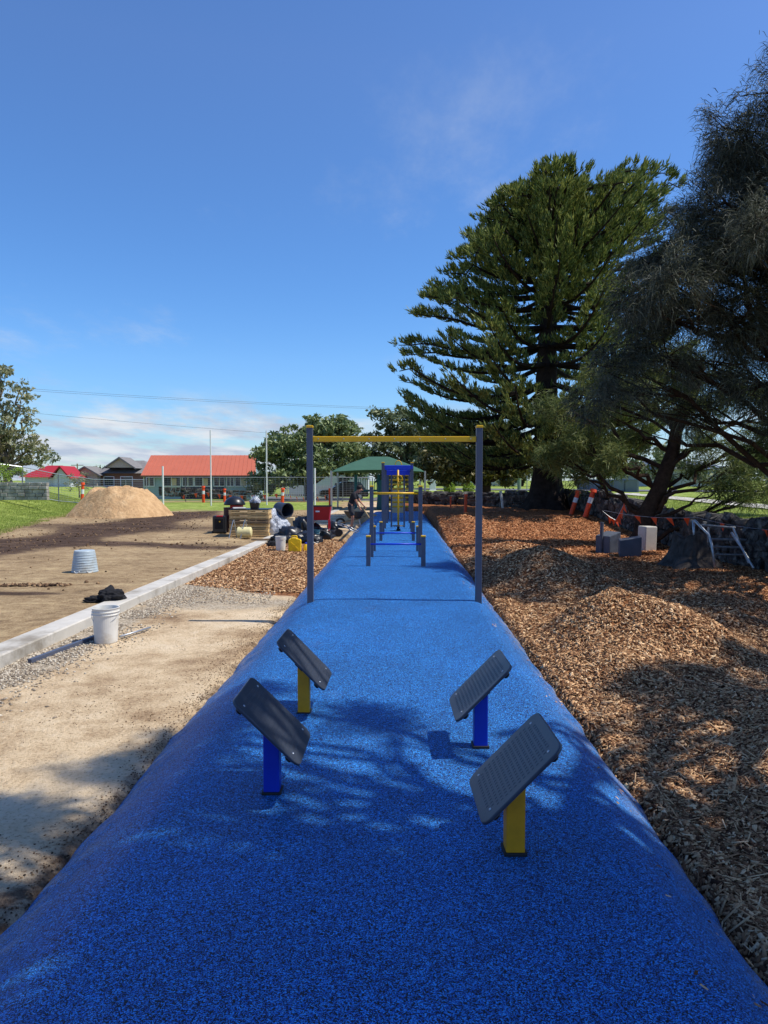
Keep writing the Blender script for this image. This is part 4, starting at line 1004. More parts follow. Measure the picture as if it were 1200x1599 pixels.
def gable_house(name, label, x0, x1, d, dep, zb, ze, zr, wall, roof, front_gable=False, wins=()):
    t = thing(name, label, 'house', ((x0+x1)/2, d, zb))
    m = MB(); m.box(((x0+x1)/2, d+dep/2, (zb+ze)/2), (x1-x0, dep, ze-zb)); part('wall', m, M[wall], t)
    o = .5; r = MB()
    xa, xb, ya, yb = x0-o, x1+o, d-o, d+dep+o
    hip = min((yb-ya)/2, (xb-xa)/2-.3)*.75; ym = (ya+yb)/2
    r.add([(xa, ya, ze), (xb, ya, ze), (xb, yb, ze), (xa, yb, ze), (xa+hip, ym, zr), (xb-hip, ym, zr)], [(0, 1, 5, 4), (1, 2, 5), (2, 3, 4, 5), (3, 0, 4), (3, 2, 1, 0)])
    part('roof', r, M[roof], t)
    for (a, b, z0, z1) in wins:
        w = MB(); w.box(((a+b)/2, d-.02, (z0+z1)/2), (b-a, .06, z1-z0)); wo = part('window', w, M['glass'], t)
        f = MB()
        for x in (a, b): f.box((x, d-.05, (z0+z1)/2), (.08, .05, z1-z0+.08))
        for z in (z0, z1): f.box(((a+b)/2, d-.051, z), (b-a, .05, .08))
        part('frame', f, M['whitep'], wo)
    return t
d = 85; A0, A1 = at(132, 0, d)[0], at(236, 0, d)[0]
h = gable_house('brick_house', 'house with charcoal tiled hip roof and small front gables left of the orange roof', A0+1, A1, d, 9, .2, 2.5, 4.15, 'brick', 'rooftile', wins=((A0+2.4, A0+3.6, 1.0, 2.1), (A0+4.4, A0+5.8, .9, 2.1)))
def front_gable(t, xc, w, y, zb, ze, zr, roof, face):
    m = MB(); m.prism([(xc-w/2+.15, ze-.02), (xc+w/2-.15, ze-.02), (xc, zr-.12)], y, y+.1, 'y'); part('gable', m, M[face], t)
    r = MB(); yb = y+3.5; ya = y-.35
    r.add([(xc-w/2-.2, ya, ze-.1), (xc, ya, zr), (xc+w/2+.2, ya, ze-.1), (xc-w/2-.2, yb, ze-.1), (xc, yb, zr), (xc+w/2+.2, yb, ze-.1), (xc-w/2-.2, ya, ze-.28), (xc, ya, zr-.18), (xc+w/2+.2, ya, ze-.28)], [(0, 1, 4, 3), (1, 2, 5, 4), (6, 7, 1, 0), (7, 8, 2, 1)])
    part('gable_roof', r, M[roof], t)
front_gable(h, at(192, 0, d)[0], 3.6, d-.7, .2, 3.2, 4.45, 'rooftile', 'wallcream')
front_gable(h, at(141, 0, d)[0], 3.4, d-1.2, .2, 2.35, 3.35, 'rooftile', 'wallcream')
m = MB(); m.box((at(141, 0, d)[0], d+.6, 1.2), (2.6, 3.3, 2.3)); part('porch', m, M['wallcream'], h)
d = 78
h = gable_house('red_roof_house', 'small house with maroon metal roof and white gable end at the left', at(40, 0, d)[0], at(96, 0, d)[0], d, 6, .4, 2.0, 3.35, 'wallwhite', 'roofmar')
# white gable
front_gable(h, at(100, 0, d)[0], 2.0, d-.6, .4, 2.0, 3.25, 'roofmar', 'wallwhite')
m = MB(); m.box((at(100, 0, d)[0], d+.3, 1.2), (1.7, 1.6, 1.7)); part('porch', m, M['wallwhite'], h)
d = 82
h = gable_house('white_house', 'white house with pale blue gable seen through the fence behind the worker', at(452, 0, d)[0], at(575, 0, d)[0], d, 8, .1, 2.55, 3.3, 'wallwhite', 'corr', wins=((at(478, 0, d)[0], at(490, 0, d)[0], 1.2, 2.1), (at(528, 0, d)[0], at(545, 0, d)[0], 1.2, 2.1)))
h = gable_house('grey_roof_house', 'pale house with grey roof across the road behind the leaning pine', 31, 43, 88, 8, .9, 3.0, 4.2, 'wallwhite', 'corr', wins=((33, 35, 1.7, 2.6), (38, 40, 1.7, 2.6)))
h = gable_house('cream_house', 'cream house across the road behind the fig tree', 9, 18.5, 96, 8, .9, 3.0, 3.9, 'wallwhite', 'corr', wins=((10.5, 12, 1.7, 2.7), (14, 16, 1.7, 2.7)))
# picket fence
t = thing('picket_fence', 'white picket fence in front of the white house', 'fence', (-9, 74, -.2))
m = MB(); x = at(440, 0, 74)[0]; xe = at(560, 0, 74)[0]
while x < xe: m.box((x, 74, .45), (.12, .03, 1.35)); x += .2
part('palings', m, M['whitep'], t); m = MB(); m.box(((at(440, 0, 74)[0]+xe)/2, 74.04, .8), (xe-at(440, 0, 74)[0], .04, .1)); part('rail', m, M['whitep'], t)
# corrugated fence across right verge
def corr_fence(p0, p1, z, h, label):
    p0, p1 = np.array(p0, float), np.array(p1, float); L = np.linalg.norm(p1-p0); n = int(L/.09); d = (p1-p0)/L; nn = np.array([-d[1], d[0]])
    V = []; 
    for i in range(n+1):
        p = p0+d*(L*i/n)+nn*.035*(i % 2); V += [(p[0], p[1], z), (p[0], p[1], z+h)]
    m = MB(); m.add(V, [(2*i, 2*i+2, 2*i+3, 2*i+1) for i in range(n)])
    t = thing('corrugated_fence', label, 'fence', (p0[0], p0[1], z)); part('panel', m, M['corr'], t)
    m = MB(); m.tube([(p0[0], p0[1], z+h), (p1[0], p1[1], z+h)], .05, 6); part('rail', m, M['corr'], t)
    for s in np.linspace(0, 1, 6):
        m = MB(); q = p0+(p1-p0)*s; m.box((q[0]-.05, q[1]-.05, z+h/2), (.08, .08, h)); part('fence_post', m, M['corr'], t)
corr_fence((17.2, 63), (18.6, 52), .75, .95, 'grey corrugated steel fence beyond the stone wall')
corr_fence((21.8, 40.5), (30, 38), .7, 1.5, 'blue-grey corrugated fence at the right edge beyond the lawn')

# ------------------------------------------------------------------ shade sail
def sail():
    d0, d1 = 44, 50; xl, xr = at(518, 0, d0)[0], at(664, 0, d0)[0]; ze = 2.2; zt = 3.22
    t = thing('shade_sail', 'green fabric shade canopy on thin steel posts behind the climbing frame', 'shade canopy', ((xl+xr)/2, 47, 0))
    n = 24; V = []; 
    for j in range(n+1):
        for i in range(n+1):
            u, v = i/n, j/n
            hx = min(u, 1-u)*2.6; hy = min(v, 1-v)*2.2; k = min(hx, hy, 1)
            edge = min(u, 1-u, v, 1-v)
            z = ze+(zt-ze)*(k**.85)
            sagx = .28*math.sin(u*math.pi)*(1 if v in (0, 1) else 0)
            x = xl+(xr-xl)*u; y = d0+(d1-d0)*v
            z += .12*math.sin(u*math.pi)*max(0, 1-edge*8) if v < .1 else 0
            V.append((x, y, z))
    f = [(j*(n+1)+i, j*(n+1)+i+1, (j+1)*(n+1)+i+1, (j+1)*(n+1)+i) for j in range(n) for i in range(n)]
    m = MB(); m.add(V, f); part('canopy', m, M['sail'], t, smooth=True)
    for x, y in ((xl, d0), (xr, d0), (xl, d1), (xr, d1)):
        m = MB(); m.tube([(x, y, -.3), (x, y, ze+.05)], .06, 10); part('pole', m, M['steel'], t)
sail()
t = thing('slide_tower', 'teal play tower with posts under the green canopy', 'play equipment', (-.6, 46.5, -.1))
for x in (at(556, 0, 46)[0], at(592, 0, 46)[0], at(600, 0, 46)[0]):
    m = MB(); m.box((x, 46, .9), (.2, .2, 2.3)); part('post', m, M['teal'], t, .02)
m = MB(); m.prism([(at(588, 0, 46)[0], -.2), (at(603, 0, 46)[0], -.2), (at(600, 0, 46)[0], 1.7), (at(592, 0, 46)[0], 1.7)], 45.6, 45.8, 'y'); part('panel', m, M['teal'], t, .03)
m = MB(); m.box((at(574, 0, 46)[0], 46.3, 1.0), (1.5, .7, .12)); part('deck', m, M['teal'], t, .02)
m = MB(); 
for s in np.linspace(0, 1, 9): m.box((at(560, 0, 46)[0]+1.2*s, 46.0, 1.4), (.04, .04, .75))
part('railing', m, M['teal'], t)

# ------------------------------------------------------------------ power lines
def cable(p0, p1, sag, label):
    s = np.linspace(0, 1, 24); P = np.array(p0)+(np.array(p1)-np.array(p0))*s[:, None]; P[:, 2] -= sag*4*s*(1-s)
    m = MB(); m.tube(P, .015, 4); single('power_line', m, M['wire'], label, 'power line', 'overhead power lines')
cable(at(-60, 600, 95), at(760, 642, 110), .5, 'uppermost of the overhead wires crossing the sky')
cable(at(-60, 603, 95.6), at(760, 644, 110.6), .5, 'middle overhead wire just under the uppermost one')
cable(at(-60, 634, 90), at(640, 690, 105), .4, 'lowest overhead wire, passing above the orange roof')
t = thing('power_pole', 'slim pole with crossarm beyond the charcoal roof', 'pole', tuple(at(122, 760, 110)))
m = MB(); p = at(122, 724, 110); m.tube([(p[0], 110, 0), (p[0], 110, p[2])], .1, 8); part('pole', m, M['wooddk'], t); m = MB(); m.box((p[0], 110, p[2]-.25), (1.9, .1, .1)); part('crossarm', m, M['wooddk'], t)
t = thing('utility_pole', 'green treated timber pole beyond the stone wall', 'pole', (at(811, 0, 60)[0], 60, .8))
m = MB(); m.tube([(at(811, 0, 60)[0], 60, .5), (at(811, 0, 60)[0], 60, 2.9)], .16, 10); part('pole', m, M['timberpost'], t)
m = MB(); m.tube([(at(811, 0, 60)[0], 60, 2.9), (at(811, 0, 60)[0], 60, 2.95)], [.175, .12], 10); part('cap', m, M['steel'], t)
t = thing('street_sign', 'thin steel sign pole beside the big conifer trunk', 'sign', (at(875, 0, 52)[0], 52, .8))
m = MB(); x = at(875, 0, 52)[0]; m.tube([(x, 52, .5), (x, 52, 3.3)], .035, 8); part('pole', m, M['steel'], t)
m = MB(); m.box((x, 51.95, 3.1), (.5, .02, .35)); part('panel', m, M['whitep'], t)
for px, w, lb in ((517, .045, 'thin steel pole left of the canopy'), (823, .03, 'slim steel pole right of the timber pole')):
    p = at(px, 735, 50); m = MB(); m.tube([(p[0], 50, -.3), (p[0], 50, p[2])], w, 8); single('steel_pole', m, M['steel'], lb, 'pole')
# topiary
for px, lb in ((702, 'left one of two lime green ball topiaries on stems'), (732, 'right one of two ball topiaries on stems, deeper green')):
    p = at(px, 762, 50); t = thing('topiary', lb, 'topiary', (p[0], 50, .6), 'ball topiaries behind the low wall')
    m = MB(); m.tube([(p[0], 50, .3), (p[0], 50, p[2])], .04, 8); part('stem', m, M['bark'], t)
    c = p+sph(900)*.43*(rng.random((900, 1))**.2); V, I = quads_leaves(c, np.full(900, .13)); arr('crown', V-np.array(t.location), I, M['leaf_lime'], t)
# garden pillar and statue plinth seen through the fig
m = MB(); p = at(680, 0, 56)
for q in (676, 750):
    x = at(q, 0, 60)[0]; m = MB(); m.box((x, 60, 1.5), (.5, .5, 1.7)); m.box((x, 60, 2.4), (.66, .66, .12)); m.box((x, 60, .74), (.66, .66, .2))
    single('garden_pillar', m, M['whitep'], 'white garden pillar seen %s the fig trunk' % ('left of' if q == 676 else 'just behind'), 'pillar', 'white garden pillars', bevel=.02)

# ------------------------------------------------------------------ orange stakes / bollards / bunting
def stake(name, label, px, ytop, ybot, d, lean=0, w=.09, mat='orange', band=True, cat='stake', group='orange plastic stakes'):
    b = at(px, ybot, d); tp = at(px+lean, ytop, d); zb = min(b[2], float(H(b[0], d)))-.05
    t = thing(name, label, cat, (b[0], d, zb), group)
    p0 = np.array([b[0], d, zb]); p1 = tp
    m = MB(); m.tube([p0, p0+(p1-p0)*.94, p1], [w*.55, w*.5, w*.42], 10); part('post', m, M[mat], t)
    if band:
        m = MB(); m.tube([p0+(p1-p0)*.55, p0+(p1-p0)*.75], [w*.54, w*.53], 10); part('reflective_band', m, M['whitep'], t)
    m = MB(); m.tube([p1-(p1-p0)*.05, p1+(p1-p0)*.05], [w*.75, w*.6], 10); part('cap', m, M[mat], t)
stake('orange_stake', 'leaning orange stake with white band, left of the pair by the big conifer', 892, 768, 800, 31, 11, .18)
stake('orange_stake', 'leaning orange stake with white band, taller right one of the pair', 914, 766, 804, 29.5, 13, .2)
stake('orange_stake', 'orange upright stake beyond the mulch mounds', 727, 773, 801, 33, 1, .13, band=False)
stake('orange_stake', 'slim red stake in front of the lime topiary', 704, 776, 790, 38, 0, .07, band=False)
stake('orange_stake', 'orange bollard before the mesh fence between the goal posts', 441, 763, 783, 58, 1, .25)
stake('orange_stake', 'orange bollard left of the tall goal post by the navy wall', 318, 760, 781, 60, 0, .22)
stake('orange_stake', 'orange bollard at the aqua end wall', 351, 764, 780, 61, 0, .2)
stake('orange_stake', 'broad orange bollard on the grass left of the sand pile', 128, 755, 770, 50, 2, .2)
stake('orange_stake', 'orange red bollard right of the thin goal post', 515, 764, 786, 46, 0, .11, band=False)
stake('white_stake', 'leaning white stake before the stone wall left of the big conifer', 786, 768, 792, 38, -4, .12, 'whitep', False, group=None)
def bunting(pts, label, flags, fl=.22, wr=.0035):
    P = np.array(pts); o = P.mean(0); t = thing('bunting', label, 'bunting', tuple(P[0]))
    m = MB(); m.tube(P, wr, 4, False); part('cord', m, M['steel'], t)
    seg = np.linspace(0, 1, len(P))
    for s in flags:
        q = np.array([np.interp(s, seg, P[:, i]) for i in range(3)]); q2 = np.array([np.interp(min(s+.03, 1), seg, P[:, i]) for i in range(3)]); d = (q2-q); d /= np.linalg.norm(d)+1e-9
        tw = rng.normal(0, .5); off = np.array([rng.normal(0, .04)+.08, rng.normal(0, .05), -fl])
        f = MB(); f.add([q, q+d*fl*.75, q+d*fl*.4+off], [(0, 1, 2)]); part('flag', f, M['orange'], t)
def linep(pl, n=20, sag=.05):
    out = []
    for a, b in zip(pl[:-1], pl[1:]):
        for k in range(n): s = k/n; q = a+(b-a)*s; q = q.copy(); q[2] -= sag*4*s*(1-s); out.append(q)
    out.append(pl[-1]); return out
bunting(linep([at(944, 797, 18.5), at(1090, 808, 17), at(1260, 830, 14)], 16, .08), 'orange pennant bunting strung before the stump and stone wall', (.17, .26, .34, .43, .62, .82, .9), .2)
bunting(linep([at(942, 798, 18.5), at(962, 812, 18.4), at(974, 788, 18.3)], 12, .02), 'bundle of orange pennants looped above the concrete block', np.linspace(.1, .9, 9), .19)
bunting(linep([at(180, 775, 61), at(318, 768, 60), at(441, 770, 58), at(515, 772, 47)], 12, .25), 'orange pennants strung along the mesh fence', np.linspace(.25, .97, 16), .42, .012)

# ------------------------------------------------------------------ concrete blocks, post, stump, frames at right
def wedge(px, py, d, w, h, dep, yaw, label):
    p = at(px, py, d); p[2] = float(H(p[0], d))-.04
    m = MB(); R = rotZ(yaw)
    V = np.array([[-w/2, -dep/2, 0], [w/2, -dep/2, 0], [w/2, dep/2, 0], [-w/2, dep/2, 0], [-w/2, -dep/2, h*.82], [w/2, -dep/2, h], [w/2, dep/2, h], [-w/2, dep/2, h*.82]])
    m.add(V@R.T+p, [(0, 3, 2, 1), (4, 5, 6, 7), (0, 1, 5, 4), (1, 2, 6, 5), (2, 3, 7, 6), (3, 0, 4, 7)])
    single('concrete_block', m, M['concdk'], label, 'concrete block', 'grey concrete blocks at the tree foot', bevel=.02)
wedge(951, 850, 19.0, .42, .62, .5, .5, 'grey concrete block left of the leaning trunk, under the pennant bundle')
wedge(985, 858, 18.0, .52, .52, .55, -.25, 'grey concrete block in front of the leaning trunk')
p = at(1012, 845, 19.4); p[2] = float(H(p[0], p[1]))-.03
m = MB(); m.box(p+[0, 0, .36], (.38, .34, .72), rotZ(.3)@rotY(.03)); single('limestone_block', m, M['conc'], 'pale upright stone block catching sun right of the leaning trunk', 'stone block', bevel=.03)
m = MB(); p = at(940, 812, 18.9); zb = float(H(p[0], p[1])); m.tube([(p[0], p[1], zb), (p[0]+.02, p[1], zb+.85)], .05, 8)
single('bollard', m, M['concdk'], 'thin grey post behind the left concrete block holding the pennant bundle', 'bollard')
# stump
def stump():
    p = at(1080, 872, 15.8); zb = float(H(p[0], p[1])); n = 40; V = []
    for k, (z, r) in enumerate([(-.05, .62), (.08, .5), (.25, .38), (.45, .33), (.62, .30), (.7, .29), (.66, .22), (.5, .1)]):
        th = np.arange(n)*2*math.pi/n
        q = r*(1+.28*np.abs(np.sin(th*2.5+.6))*(1-k/9)+.06*np.sin(th*7+k*.3)+rng.normal(0, .03, n))
        zz = z+(.07*np.sin(th*3)+rng.normal(0, .02, n))*(k > 3)
        V.append(np.stack([p[0]+q*np.cos(th), p[1]+q*np.sin(th), zb+zz], 1))
    m = MB(); m.add(np.concatenate(V), [(i*n+j, i*n+(j+1) % n, (i+1)*n+(j+1) % n, (i+1)*n+j) for i in range(7) for j in range(n)])
    single('tree_stump', m, M['stump'], 'old flared grey tree stump in front of the stone wall', 'tree stump')
stump()
def rail_pts(name, lst, r, mat, label, cat, group=None):
    m = MB()
    for pl in lst: m.tube(pl, r, 8)
    return single(name, m, M[mat], label, cat, group, smooth=True)
rail_pts('handrail', [[at(1085, 812, 15.4), at(1108, 835, 15.3), at(1113, 850, 15.2), at(1119, 886, 15.0)]], .028, 'steel', 'bent steel tube rail standing beside the stump', 'rail', 'steel tubes by the stump')
rail_pts('handrail', [[at(1083, 812, 15.6), at(1087, 855, 15.6)]], .024, 'steel', 'short upright steel tube rising over the stump', 'rail', 'steel tubes by the stump')
rail_pts('handrail', [[at(1144, 832, 15.6), at(1160, 855, 15.2), at(1180, 888, 14.6)]], .028, 'steel', 'slanting steel tube at the right end of the step frame', 'rail', 'steel tubes by the stump')
t = thing('climbing_ladder', 'low metal step frame with three slats against the stone wall', 'frame', tuple(at(1130, 870, 16)))
m = MB()
for y in (842, 854, 866):
    m.tube([at(1108, y, 16), at(1168, y+1, 15.8)], .025, 6)
part('slats', m, M['steel'], t)
m = MB(); m.tube([at(1096, 820, 16), at(1150, 824, 15.9)], .03, 6); part('rail', m, M['steel'], t)
for q in ([at(1108, 822, 16), at(1108, 874, 16)], [at(1146, 824, 15.9), at(1172, 880, 15.6)]):
    m = MB(); m.tube(q, .025, 6); part('leg', m, M['steel'], t)

# ------------------------------------------------------------------ items on the left
def lumpy(c, s, seed, amp=.35, sub=4, flat=True, freq=2.2):
    bm = bmesh.new(); bmesh.ops.create_icosphere(bm, subdivisions=sub, radius=1)
    V = []
    for v in bm.verts:
        p = v.co.copy(); n = mnoise.fractal(p*freq+Vector((seed*3.1, seed, 0)), 1.0, 2.0, 4); r = 1+amp*n+amp*.5*abs(mnoise.noise(p*freq*2.3+Vector((seed, 0, 5))))
        q = p*r
        if flat and q.z < -.35: q.z = -.35-(q.z+.35)*.05
        V.append((q.x*s[0], q.y*s[1], q.z*s[2]))
    V = np.array(V); V[:, 2] -= V[:, 2].min(); F_ = [[v.index for v in f.verts] for f in bm.faces]; bm.free()
    m = MB(); m.add(V+np.array(c), F_); return m
# upturned grey tub
x, y = -6.13, 14.5; z = float(H(x, y))
t = thing('tub', 'pale grey ribbed tub upside down on the dirt', 'tub', (x, y, z))
pr = [(.255, .0), (.262, .02), (.252, .03)]
for k in range(7): pr += [(.25-.0068*k, .05+k*.05), (.256-.0068*k, .06+k*.05), (.25-.0068*k, .07+k*.05)]
pr += [(.2, .43), (.19, .445), (0, .447)]
m = MB(); m.lathe((x, y, z), pr, 40); part('body', m, M['greytub'], t, smooth=False)
for s in (-1, 1):
    m = MB(); a = -1.3+s*.5; th = np.linspace(0, math.pi, 8); m.tube([(x+.262*math.cos(a+.22*math.cos(q)), y+.262*math.sin(a+.22*math.cos(q)), z+.045-.04*math.sin(q)) for q in th], .009, 6); part('handle', m, M['white'], t, smooth=True)
# buckets
def bucket(x, y, r, h, mat, label, z=None, lid=False, bail=True, group=None, handle_up=False, fill=True):
    z = float(H(x, y))+.0 if z is None else z
    t = thing('bucket', label, 'bucket', (x, y, z), group)
    m = MB(); m.lathe((x, y, z), [(0, .003), (r*.84, .003), (r*.86, .01), (r*.97, h*.80), (r*1.03, h*.80), (r*1.03, h*.82), (r*.975, h*.83), (r*.985, h*.88), (r*1.045, h*.885), (r*1.045, h*.90), (r*.99, h*.91), (r*1.0, h*.985), (r*1.05, h*.985), (r*1.05, h), (r*.97, h), (r*.93, h*.9), (r*.82, h*.03), (0, h*.03)], 40)
    part('body', m, mat, t, smooth=False)
    if bail:
        th = np.linspace(0, math.pi, 14); m = MB(); m.tube([(x-r*1.07*math.cos(q), y-r*1.06*math.sin(q)*.8, z+h*.88-h*(.33 if not handle_up else -.4)*math.sin(q)) for q in th], .003, 5); part('handle', m, M['steel'], t, smooth=True)
    return t
bucket(-3.4, 8.62, .155, .43, M['white'], 'white plastic bucket on gravel beside the concrete kerb')
p = at(439, 856, 19.6); bucket(p[0], 19.5, .145, .40, M['white'], 'white bucket beside the yellow jerry can', group=None)
p = at(496, 838, 23); bucket(p[0], 22.2, .15, .34, M['tealb'], 'teal bucket under the red trolley')
# square pipe on gravel
m = MB(); p0 = np.array([-3.83, 7.6, float(H(-3.83, 7.6))+.03]); p1 = np.array([-3.55, 9.0, float(H(-3.55, 9.0))+.035])
d = p1-p0; L = np.linalg.norm(d); R = rotZ(math.atan2(d[1], d[0]))@rotY(-math.asin(d[2]/L))
m.box((p0+p1)/2, (L, .05, .05), R); single('metal_tube', m, M['post'], 'grey square metal tube lying on gravel beside the white bucket', 'tube', bevel=.004)
m = MB(); m.tube([(-3.28, 8.75, -.27), (-3.15, 9.1, -.27), (-3.1, 9.35, -.28)], .014, 8); single('hand_tool', m, M['steel'], 'short metal tool handle poking out behind the white bucket', 'tool', smooth=True)
# black jacket on kerb
V0 = lumpy((-4.2, 10.9, -.17), (.19, .16, .13), 3, .4, 5, True, 1.3); V1 = lumpy((-4.46, 10.85, -.19), (.14, .08, .06), 5, .4, 4)
m = MB(); m.add(np.concatenate(V0.v), V0.f); m.add(np.concatenate(V1.v), V1.f); single('jacket', m, M['blackcl'], 'crumpled black jacket dropped on the concrete kerb', 'jacket', smooth=True)
# pallet stack
def pallet(x, y, z, mat, label, w=1.32, dep=1.1, rz=0):
    t = thing('pallet', label, 'pallet', (x, y, z), 'wooden pallets in one stack')
    R = rotZ(rz)
    m = MB()
    for k in range(7):
        m.box(np.array([x, y, z+.130])+R@np.array([0, -dep/2+.05+k*(dep-.1)/6, 0]), (w, .1, .02), R)
    for k in range(3):
        m.box(np.array([x, y, z+.011])+R@np.array([0, -dep/2+.06+k*(dep-.12)/2, 0]), (w, .11, .02), R)
    part('boards', m, mat, t)
    m = MB()
    for k in range(3): m.box(np.array([x, y, z+.07])+R@np.array([-w/2+.05+k*(w-.1)/2, 0, 0]), (.09, dep-.02, .095), R)
    part('bearers', m, mat, t)
    m = MB(); m.box(np.array([x, y-dep/2+.005, z+.07])+R@np.array([0, 0, 0]), (w-.02, .022, .055), R); part('edge_board', m, mat, t)
px_, py_ = at(389, 0, 23.6)[0], 24.1
zt = float(H(px_, py_))
plb = ['lowest wooden pallet of the stack, partly behind the cable reel', 'second wooden pallet from the bottom of the stack', 'third wooden pallet from the bottom of the stack', 'greyer wooden pallet fourth from the bottom', 'wooden pallet with pale edge, second from the top', 'topmost wooden pallet of the stack']
for k in range(6):
    pallet(px_+rng.normal(0, .02), py_+rng.normal(0, .02), zt+.152*k, M['wooddk'] if k in (3,) else M['wood'], plb[k], rz=rng.normal(0, .015))
ztop = zt+.152*6
m = MB(); m.box((px_-.02, py_, ztop+.012), (1.3, 1.05, .024)); single('board', m, M['blackpl'], 'thin dark sheet lying on the top pallet', 'board')
ztop += .025
m = MB(); q = at(396, 0, 23.6)[0]; m.lathe((q, 23.85, ztop), [(0, 0), (.17, 0), (.21, .2), (.225, .2), (.225, .215), (.19, .215), (.16, .03), (0, .03)], 4, rotZ(math.pi/4)); single('crate', m, M['blackpl'], 'black tub on the pallets with a white rag on top', 'tub')
single('rag', lumpy((q, 23.85, ztop+.18), (.15, .14, .16), 9, .5, 4), M['sheet'], 'crumpled white plastic bag in the black tub', 'bag', smooth=True)
m = MB(); m.box((at(372, 0, 23.6)[0], 23.8, ztop+.03), (.42, .3, .05), rotZ(.3)); single('tray', m, M['white'], 'white plastic tray on the top pallet', 'tray', bevel=.01)
# drum with domed lid
x, y = at(360, 0, 25.2)[0]-.0, 25.4; z = float(H(x, y))
t = thing('drum', 'dark red drum under a large dark domed lid behind the pallets', 'drum', (x, y, z))
m = MB(); m.lathe((x, y, z), [(0, 0), (.27, 0), (.28, .02), (.28, .4), (.29, .42), (.28, .44), (.28, .85), (.29, .87), (0, .87)], 28); part('body', m, simple('maroon_drum', lin((74, 26, 24)), .5, 0, .2), t)
m = MB(); m.lathe((x+.13, y-.1, z+.98), [(.0, -.02), (.36, -.02), (.38, 0), (.37, .04), (.33, .13), (.24, .22), (.12, .275), (0, .29)], 32); part('lid', m, M['blackpl'], t, smooth=True)
m = MB(); m.box((x+.2, y-.1, z+.92), (.4, .4, .12)); part('lid_base', m, M['red'], t, .02)
# generator
x, y = at(346.5, 0, 25.2)[0], 24.9; z = float(H(x, y))
t = thing('speaker_case', 'upright black wheeled case with red top panel left of the pallets', 'case', (x, y, z))
m = MB(); m.box((x, y, z+.32), (.46, .34, .6)); part('body', m, M['blackpl'], t, .05)
m = MB(); m.box((x+.02, y-.12, z+.605), (.22, .12, .05)); part('handle', m, M['red'], t, .015)
m = MB(); m.box((x, y-.172, z+.34), (.3, .02, .36)); part('front_panel', m, M['blackcl'], t, .02)
m = MB(); m.cyl((x+.03, y-.19, z+.42), (x+.03, y-.165, z+.42), .025); part('knob', m, M['yellow'], t)
for s in (-1, 1):
    m = MB(); m.cyl((x+s*.2, y-.12, z+.05), (x+s*.25, y-.12, z+.05), .05); part('wheel', m, M['blackr'], t)
# cable reel
x, y = at(379, 0, 22.6)[0], 22.9; z = float(H(x, y))
t = thing('cable_reel', 'cream cable wound on a reel stand before the pallets', 'cable reel', (x, y, z))
m = MB(); m.lathe((x-.24, y, z+.2), [(0, 0), (.12, 0)]+[(.165+.01*(k % 2), .02+k*.02) for k in range(22)]+[(.12, .47), (0, .47)], 24, rotY(math.pi/2)); part('cable', m, M['rope'], t, smooth=True)
for s in (-.35, .02, ):
    m = MB(); m.tube([(x+s-.12, y-.18, z+.01), (x+s, y-.05, z+.6), (x+s+.0, y+.05, z+.6), (x+s+.06, y+.18, z+.01)], .016, 6); part('stand', m, M['steel'], t)
# plastic sheet heap
t0 = at(430, 0, 24)[0]
V0 = lumpy((t0-.1, 24.3, float(H(t0, 24.3))), (.5, .45, .62), 11, .28, 5, True, 1.4)
V1 = lumpy((t0-.45, 24.6, float(H(t0, 24.3))+.25), (.35, .4, .45), 14, .3, 5, True, 1.6)
m = MB(); m.add(np.concatenate(V0.v), V0.f); m.add(np.concatenate(V1.v), V1.f)
single('plastic_sheet', m, M['sheet'], 'crumpled white plastic sheeting heaped right of the pallets', 'plastic sheet', smooth=True)
x = at(444, 0, 24.2)[0]; m = MB(); m.box((x+.1, 24.5, float(H(x, 24))+.3), (.42, .4, .62)); single('carton', m, M['card'], 'cardboard carton under the open black pipe', 'carton', bevel=.01)
m = MB(); R = rotZ(.75)@rotX(math.pi/2+.1); m.lathe((x+.08, 24.3, float(H(x, 24))+.86), [(.0, -.5), (.23, -.5), (.25, .0), (.265, .0), (.265, .03), (.235, .03), (.22, -.48), (0, -.48)], 32, R)
single('black_bin', m, M['plate'], 'open dark round bin lying on its side above the cardboard carton', 'bin', smooth=False)
# black bags, hoses
bags = [(452, 21.8, .5, .4, .30, 21, 'large black tarp bundle behind the yellow jerry can'), (478, 21.5, .45, .4, .26, 22, 'black sheet bundle behind the nearest frame post'), (478, 22.6, .4, .3, .5, 23, 'tall black bag left of the red trolley'), (500, 22.6, .35, .3, .3, 24, 'black bag under the red trolley')]
for (px, y, a, b, c, sd, lb) in bags:
    x = at(px, 0, y)[0]; single('black_bag', lumpy((x, y, float(H(x, y))-.03), (a, b, c), sd, .5, 4, True, 1.8), M['blackpl'], lb, 'bag', 'black bags beside the path', smooth=True)
x = at(472, 0, 22)[0]; m = MB(); m.box((x-.05, 22.9, float(H(x, 22.5))+.08), (.9, .6, .1), rotZ(.4)); single('board', m, M['conc'], 'pale flat board among the black bags', 'board', bevel=.01)
